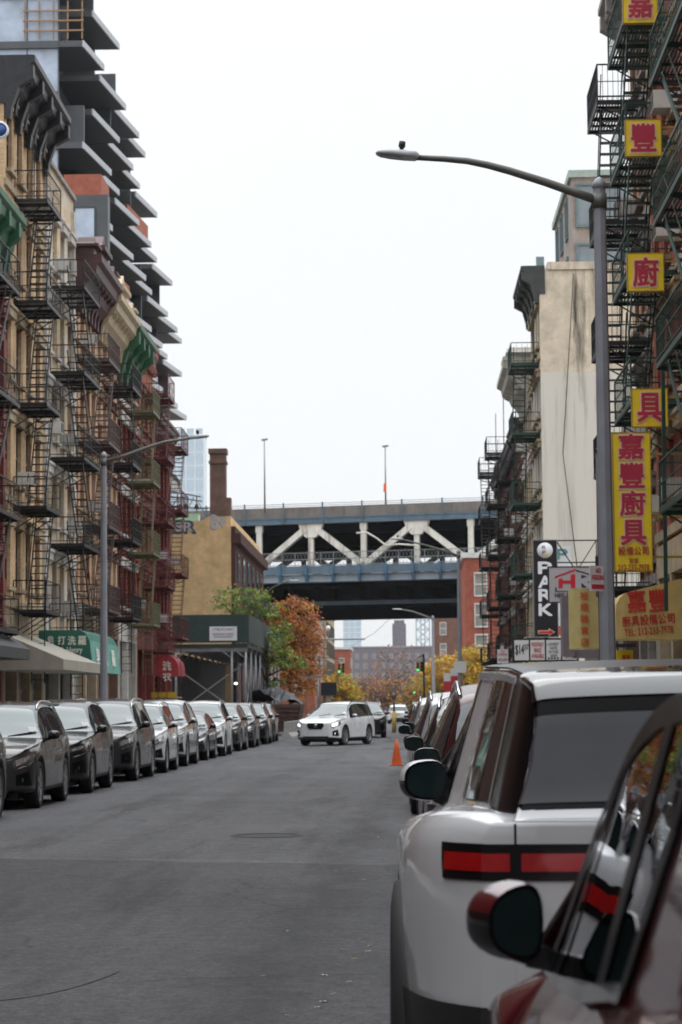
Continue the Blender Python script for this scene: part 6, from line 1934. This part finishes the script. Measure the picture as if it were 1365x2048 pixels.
for k, (ty_, y, pm, lab) in enumerate(row):
    if lab is None:
        o = bm_[ty_]
    else:
        o = copy_tree(bm_[ty_]); recolour(o, pm); o['label'] = lab; o['group'] = K_L
    place(o, XLC + .04 * math.sin(k * 2.1), y, R(.5 * math.sin(k * 3.7)))
    vz_ = (1.05, 1.06, 1.07, 1.055, 1.07, 1.10, 1.04, 1.06, 1.06, 1.09, 1.03, 1.06)[k]
    o.scale = (1.03 + .02 * math.sin(k * 5.1), 1.02 + .02 * math.sin(k * 4.3), vz_)
rrow = [('s', 16.0, P_DGREY, 'dark car mostly hidden in front of the white suv, only its red lamp showing'), ('s', 22.2, P_MAROON, 'dark maroon suv ahead of the big white suv with a bright roof edge'), ('c', 28.0, P_BLACK, 'black crossover with a round black door mirror in the right row'),
        ('s', 35.8, P_SILVER, 'silver suv with pale roof in the right row'), ('s', 42.0, P_DGREY, 'dark grey suv in the right row beyond the silver one'), ('c', 49, P_BLACK, 'black crossover deep in the right row near the cone'), ('s', 56, P_SILVER, 'silver suv farthest of the near right row'),
        ('c', 86, P_DGREY, 'grey crossover far along the right kerb'), ('s', 126, P_BLACK, 'black suv far along the right kerb near the yellow bollard')]
for k, (ty_, y, pm, lab) in enumerate(rrow):
    o = copy_tree(bm_[ty_]); recolour(o, pm); o['label'] = lab; o['group'] = K_R
    place(o, (1.2 if k == 0 else 1.08) + .05 * math.sin(k * 1.7), y, math.pi + R(.5 * math.sin(k * 2.9)))
o = copy_tree(cr_); recolour(o, P_WHITE); o['label'] = 'small distant white car at the street end on the right'; o['group'] = 'distant cars'
place(o, -.6, 205, math.pi)
o = copy_tree(sv_); recolour(o, P_BLACK); o['label'] = 'dark car driving right behind the white suv in the street'; o['group'] = 'distant cars'
place(o, -1.95, 118, 0)
# the white suv coming out of the parking line with its lights on
ASC = dict(SUV); ASC['railm'] = M_PLAST; ASC['grille'] = (.36, .66, .90)
wcar = std_car('moving_car', 'white suv with lit headlights turning out into the middle of the street', Body(**ASC), P_WHITE, 'car', dl(SUV), (1.27, 2.16, 5.02, 5.12), (4.64, 4.84, 5.25, 5.2), lit=True, rim=M_RIM, chrome=False, plate=False)
place(wcar, -2.85, 96.0, R(-19))
wcar.scale = (1.02, 1.0, 1.04)
# ================================================================ the two cars in the foreground
# big white suv, seen from behind
RV = Body(L=5.1, wb=3.07, fo=.95, wr=.41, tum=[(0, .3), (3.3, .24), (4.5, .2), (5.0, .12), (5.1, .1)], sh=[(0, .10), (1.5, .15), (3.3, .155), (3.62, .22), (4.5, .285), (5.0, .225), (5.06, .17), (5.1, .10)], crown=.035, sill=.36, bul=.03, sm=.05, rnd=.12,
          top=[(0, 1.02), (.05, 1.07), (.3, 1.13), (1.2, 1.17), (1.45, 1.20), (2.05, 1.62), (2.4, 1.74), (3.2, 1.785), (4.2, 1.765), (4.8, 1.72), (4.90, 1.705), (4.945, 1.685), (4.96, 1.64), (5.06, 1.30), (5.08, 1.285), (5.1, 1.27)],
          belt=[(0, .95), (.1, 1.0), (.6, 1.08), (1.3, 1.14), (2.4, 1.20), (3.3, 1.25), (4.3, 1.28), (5.0, 1.28), (5.05, 1.265), (5.1, 1.25)],
          hw=[(0, .74), (.06, .84), (.2, .93), (.5, 1.0), (.95, 1.03), (2.2, 1.0), (3.1, 1.0), (3.8, 1.03), (4.2, 1.03), (4.5, 1.01), (4.75, .965), (4.9, .915), (5.0, .86), (5.06, .81), (5.1, .76)])
RV.k3 = [(0, .2), (4.0, .2), (4.6, .06), (5.1, .04)]
rv = thing('parked_suv', 'large white suv with a full width red tail light seen from behind', 'car', (0, 0, 0), 0, K_R)
RP = paint('gallery white', (.50, .505, .515), 0, .25)
M_RBLK = mat('gloss black roof paint', (.006, .006, .007), .05, spec=.5, coat=1.0, var=.1)
RV.shell(clad=1.25, dt=.05, nv=6, top=lambda t, v: t > 1.4 and v > 4.93 and t < 4.955).build('body', [RP, M_PLAST, M_RBLK], rv)
ub = MB(); ub.box(-.70, .70, -2.4, 2.4, .3, .75); ub.box(-.7, .7, -2.2, 2.2, .74, 1.0); ub.build('underbody', M_SEAM, rv)
# side glass with body colour pillar, black rear pillar, pale trim line
M_RPIL = mat('black rear pillar', (.004, .004, .005), .2, spec=.16, var=.1)
M_CGL2 = glass_dark('dark side glass', (.012, .013, .013), .03, 1.5)
for sg in (1, -1):
    b = MB(); RV.patch(b, [(1.75, 4.07), (3.28, 4.07), (3.34, 4.9), (1.9, 4.9)], .004, 18, 8, sides=(sg,)); b.build('side_glass', M_CGL2, rv)
    b = MB(); RV.patch(b, [(3.62, 4.07), (4.50, 4.07), (4.43, 4.9), (3.66, 4.9)], .004, 12, 8, sides=(sg,)); b.build('quarter_glass', M_CGL2, rv)
    b = MB(); RV.patch(b, [(2.52, 4.07), (2.64, 4.07), (2.68, 4.9), (2.56, 4.9)], .007, 2, 8, sides=(sg,)); b.build('pillar', M_GLOSSB, rv)
    b = MB(); RV.patch(b, [(4.50, 4.03), (5.055, 4.03), (4.95, 5.12), (4.43, 5.0)], .004, 14, 10, sides=(sg,)); b.build('rear_pillar', M_RPIL, rv)
b = MB(); RV.patch(b, [(4.50, 4.03), (4.53, 4.03), (4.46, 4.95), (4.43, 4.95)], .012, 2, 10); RV.patch(b, [(1.8, 4.9), (4.44, 4.9), (4.46, 4.97), (1.8, 4.97)], .010, 24, 1)
b.build('window_trim', mat('satin trim', (.40, .41, .43), .3, .6, var=.05), rv)
b = MB(); RV.band(b, (2.2, 4.66, 5.6, 5.6), .006, 20, 6); b.build('glass_roof', mat('dark glass roof', (.012, .012, .013), .3, spec=.22, var=.2), rv)
for sg in ():
    r_ = MB(); pts = []
    for k in range(15):
        t = 2.1 + 2.5 * k / 14; p = RV.pt(t, 5.25); pts.append((p.x * sg, p.y, p.z + .004 + .03 * min(1, 5 * min(k, 14 - k) / 14)))
    r_.tube(pts, .016, 7); r_.build('roof_rail', M_PLAST, rv)
b = MB(); RV.band(b, (4.952, 5.066, 5.0, 4.7), .003, 12, 12); sw = b.build('window_surround', M_FRIT, rv)
b = MB(); RV.band(b, (4.972, 5.056, 5.5, 5.4), .007, 12, 12); b.build('rear_window', mat('grey tinted rear window', (.062, .063, .070), .12, var=.2, scale=1.2, ior=1.4, spec=.35), rv)
b = MB(); RV.band(b, (1.44, 2.2, 5.02, 5.1), .004); b.build('windscreen', M_CGL, rv)
# spoiler lip
b = MB(); RV.band(b, (4.66, 4.955, 5.15, 5.15), .012, 8, 12); b.build('spoiler', M_RBLK, rv)
yr = 2.55 + RV.bul
# tail light: black frame across the back, red inside, wrapping round both corners


def across(b, z0, z1, x0, x1, dy, n=14):
    P = []
    for z in (z0, z1):
        row_ = []
        for k in range(n + 1):
            x = x0 + (x1 - x0) * k / n
            u = x / .76
            row_.append(Vector((x, 2.55 + RV.bul * (1 - u * u) + dy, z)))
        P.append(row_)
    b.grid(P)


def wrap(b, z0, z1, t0, off, sg, lean=.0):
    """band on the rounded rear corner between heights z0 and z1 from t0 back to the tail"""
    P = []
    for k in range(11):
        row_ = []
        for z in (z0, (z0 + z1) / 2, z1):
            ta = t0 - lean * (z - z0) / (z1 - z0); t = ta + (5.1 - ta) * k / 10
            lo, hi = .5, 4.0
            for _ in range(26):
                m_ = (lo + hi) / 2
                if RV.pt(t, m_).z < z: lo = m_
                else: hi = m_
            p = RV.ptn(t, lo, off)
            row_.append(Vector((p.x * sg, p.y, p.z)))
        P.append(row_)
    b.grid(P)


b = MB(); across(b, 1.090, 1.200, -.775, .775, .005); wrap(b, 1.090, 1.200, 4.965, .005, 1, .02); wrap(b, 1.090, 1.200, 4.965, .005, -1, .02)
fr_ = b.build('tail_light_frame', M_GLOSSB, rv)
for sg in (1, -1):
    b = MB(); across(b, 1.118, 1.172, sg * .02, sg * .655, .010, 10); b.build('tail_light', M_TAIL, fr_)
    b = MB(); across(b, 1.118, 1.172, sg * .69, sg * .776, .010, 3); wrap(b, 1.118, 1.172, 4.975, .010, sg, .0); b.build('tail_light', M_TAIL, fr_)
b = MB()
for sg in (1, -1): b.box(sg * .668, sg * .676, yr - .035, 2.5565, .74, 1.26)
b.build('tailgate_seam', M_SEAM, rv)
b = MB(); across(b, .40, .715, -.785, .785, .022); wrap(b, .40, .715, 4.55, .02, 1); wrap(b, .40, .715, 4.55, .02, -1); b.build('rear_bumper', M_PLAST, rv)
b = MB(); across(b, .90, 1.03, -.16, .16, .008, 4); b.build('number_plate', M_PLATE, rv)
b = MB()
for tb in (1.5, 2.6, 3.6): RV.patch(b, [(tb, 1.3), (tb + .010, 1.3), (tb + .010, 4.0), (tb, 4.0)], .002, 1, 12)
b.build('door_seam', M_SEAM, rv)
# black wheel arch flares standing proud of the body
for tc in (RV.fo, RV.fo + RV.wb):
    for sg in (1, -1):
        P = []
        for k in range(25):
            a = math.pi * (-.06 + 1.12 * k / 24)
            w_ = RV.ip(RV.hw, tc)
            P.append([Vector((sg * (w_ + o_), tc - 2.55 - r_ * math.cos(a), RV.wr + r_ * math.sin(a))) for r_, o_ in ((.475, -.06), (.475, .028), (.52, .034), (.60, .022), (.615, -.05))])
        b = MB(); b.grid(P); b.build('wheel_arch', M_PLAST, rv)
b = MB(); b.lathe([(0, 0), (.12, .02), (.12, .1)], (0, 0, 0), 4)
mirror(rv, RV, 1.62, RP, sz=(.21, .205, .15), rise=.12, out=.085, yaw=.25, split=.0, taper=.2)
wheels(rv, RV, M_RIMD, 5, .27)
hs = MB()
for x in (-.5, .5): hs.lathe([(0, -.12), (.11, -.11), (.13, 0), (.11, .1), (0, .12)], (x, 2.1, 1.42), 12)
hs.build('headrest', M_SEAT, rv)
place(rv, 1.015, 6.95 + 2.55, math.pi + R(-.3))

# deep red crossover nearest the camera, glasshouse cut open
RC = dict(CROSS); RC['hw'] = [(a, b * 1.055) for a, b in CROSS['hw']]
RC.update(belt=[(0, .74), (.1, .80), (.6, .91), (1.15, 1.03), (1.8, 1.06), (2.4, 1.11), (3.0, 1.19), (3.6, 1.24), (4.2, 1.2), (4.45, 1.06), (4.6, .88)], sh=.12, tum=.24, crown=.055, rail=(2.3, 4.0), top=[(0, .80), (.05, .85), (.2, .93), (.6, .995), (1.05, 1.04), (1.16, 1.08), (1.55, 1.40), (1.95, 1.585), (2.2, 1.645), (2.5, 1.685), (3.0, 1.70), (3.5, 1.68), (3.95, 1.61), (4.2, 1.49), (4.48, 1.14), (4.57, .99), (4.6, .93)])
RB = Body(**RC)
M_CLEAR = clear_glass('front car window', (.085, .092, .093), 1.42)
rc = thing('parked_car', 'deep red crossover nearest the camera with a red capped door mirror', 'car', (0, 0, 0), 0, K_R)
DT0, DT1 = 1.34, 4.2


def cutf(t, v):
    if 4.12 < v < 4.88:
        lo = DT0 + (v - 4.12) / .76 * .38
        return lo < t < 3.02 + (v - 4.12) / .76 * .18
    if v > 5.12: return 1.20 < t < 2.02
    return False


RB.shell(cut=cutf, dt=.035, nv=10, clad=1.15).build('body', [P_RED, M_PLAST], rc)
for sg in (1, -1):
    b = MB(); RB.patch(b, [(DT0 - .02, 4.08), (2.60, 4.08), (2.66, 4.92), (DT0 + .40, 4.92)], .005, 26, 10, sides=(sg,)); b.build('front_side_glass', M_CLEAR, rc)
    b = MB(); RB.patch(b, [(2.70, 4.08), (3.06, 4.08), (3.26, 4.92), (2.76, 4.92)], .005, 16, 10, sides=(sg,)); b.build('rear_side_glass', M_CLEARD, rc)
for sg in (1, -1):
  b = MB()
  for c in ([(DT0 - .14, 4.05), (DT0 + .0, 4.05), (DT0 + .40, 5.14), (DT0 + .20, 5.14)], [(DT0 - .06, 4.05), (DT0 + .02, 4.05), (DT0 + .45, 4.95), (DT0 + .37, 4.95)], [(2.60, 4.05), (2.74, 4.05), (2.79, 4.95), (2.66, 4.95)], [(3.02, 4.05), (3.09, 4.05), (3.29, 4.95), (3.22, 4.95)], [(DT0 - .05, 4.84), (3.25, 4.84), (3.28, 4.97), (DT0 - .05, 4.97)]):
    RB.patch(b, c, .009, 14, 8, sides=(sg,))
  RB.patch(b, [(DT0 + .22, 4.05), (DT0 + .31, 4.05), (DT0 + .62, 4.9), (DT0 + .54, 4.9)], .010, 3, 8, sides=(sg,))
  b.build('window_frame', M_FRIT, rc)
  b = MB(); RB.patch(b, [(DT0 - .1, 3.96), (3.08, 3.96), (3.08, 4.09), (DT0 - .1, 4.09)], .012, 40, 2, sides=(sg,)); b.build('belt_trim', M_CHROME, rc)
b = MB(); RB.band(b, (1.16, 2.06, 5.02, 5.08), .004, 12, 10); b.build('windscreen', M_CLEAR, rc)
b = MB(); RB.band(b, (4.2, 4.5, 5.25, 5.2), .005); b.build('rear_window', M_CGL, rc)
b = MB()
for tb in (1.36, 2.62, 3.56): RB.patch(b, [(tb, 1.2), (tb + .008, 1.2), (tb + .008, 3.96), (tb, 3.96)], .002, 1, 12)
b.build('door_seam', M_SEAM, rc)
for sg in (1, -1):
    hl = MB(); RB.patch(hl, RB.hl, .006, 10, 4, sides=(sg,)); hl.build('headlight', M_LAMP, rc)
    tl = MB(); RB.patch(tl, RB.tl, .006, 8, 5, sides=(sg,)); tl.build('tail_lamp', M_TAIL, rc)
    for tb in (2.62, 3.56):
        hd = MB(); RB.patch(hd, [(tb - .27, 3.4), (tb - .05, 3.4), (tb - .05, 3.55), (tb - .27, 3.55)], .03, 4, 2, sides=(sg,)); hd.build('door_handle', M_CHROME, rc)
ub = MB(); ub.box(-.66, .66, -2.1, 2.1, .2, .55); ub.build('underbody', M_SEAM, rc)
it = MB(); it.box(-.80, .80, -1.0, 2.0, .5, .56)
it.prism([(-1.22, .6), (-.72, .6), (-.70, .93), (-1.0, 1.0), (-1.22, .98)], 'x', -.8, .8)
it.build('dashboard', M_PLAST, rc)
for x in (-.38, .38):
    for y0_ in (-.05, .95):
        s_ = MB(); s_.box(x - .25, x + .25, y0_ - .35, y0_ + .15, .56, .72)
        s_.prism([(y0_ + .1, .72), (y0_ + .28, .72), (y0_ + .42, 1.2), (y0_ + .32, 1.22)], 'x', x - .24, x + .24)
        s_.prism([(y0_ + .33, 1.25), (y0_ + .45, 1.25), (y0_ + .48, 1.42), (y0_ + .38, 1.43)], 'x', x - .13, x + .13)
        s_.build('seat', M_SEAT, rc)
sw_ = MB(); P = []
for k in range(25):
    a = 2 * math.pi * k / 24
    P.append((.38 + .18 * math.cos(a), -.62 + .07 * math.sin(a), .98 + .17 * math.sin(a)))
sw_.tube(P, .016, 8, cap=False); sw_.build('steering_wheel', M_PLAST, rc)
mirror(rc, RB, 1.50, P_RED, sz=(.135, .195, .15), rise=.115, out=.115, yaw=.45, split=.12, taper=.38)
wheels(rc, RB, M_RIM, 5)
for sg in ():
    r_ = MB(); pts = []
    for k in range(15):
        t = 2.2 + 1.75 * k / 14; p = RB.pt(t, 5.25); pts.append((p.x * sg, p.y, p.z + .004 + .035 * min(1, 5 * min(k, 14 - k) / 14)))
    r_.tube(pts, .016, 7); r_.build('roof_rail', M_PLAST, rc)
place(rc, 1.165, 6.35 - 2.3, math.pi)

# ================================================================ air between the camera and the far buildings
hz = MB(); hz.box(-420, 420, -170, 1560, -1.03, 175)
mh_ = bpy.data.materials.new('haze'); mh_.use_nodes = True
n_ = mh_.node_tree.nodes; n_.remove(n_['Principled BSDF'])
pv = n_.new('ShaderNodeVolumePrincipled'); pv.inputs['Color'].default_value = (.93, .95, .98, 1); pv.inputs['Density'].default_value = .00007
mh_.node_tree.links.new(pv.outputs[0], n_['Material Output'].inputs['Volume'])
mh_.cycles.homogeneous_volume = True
tag(hz.build('haze', mh_), kind='stuff')
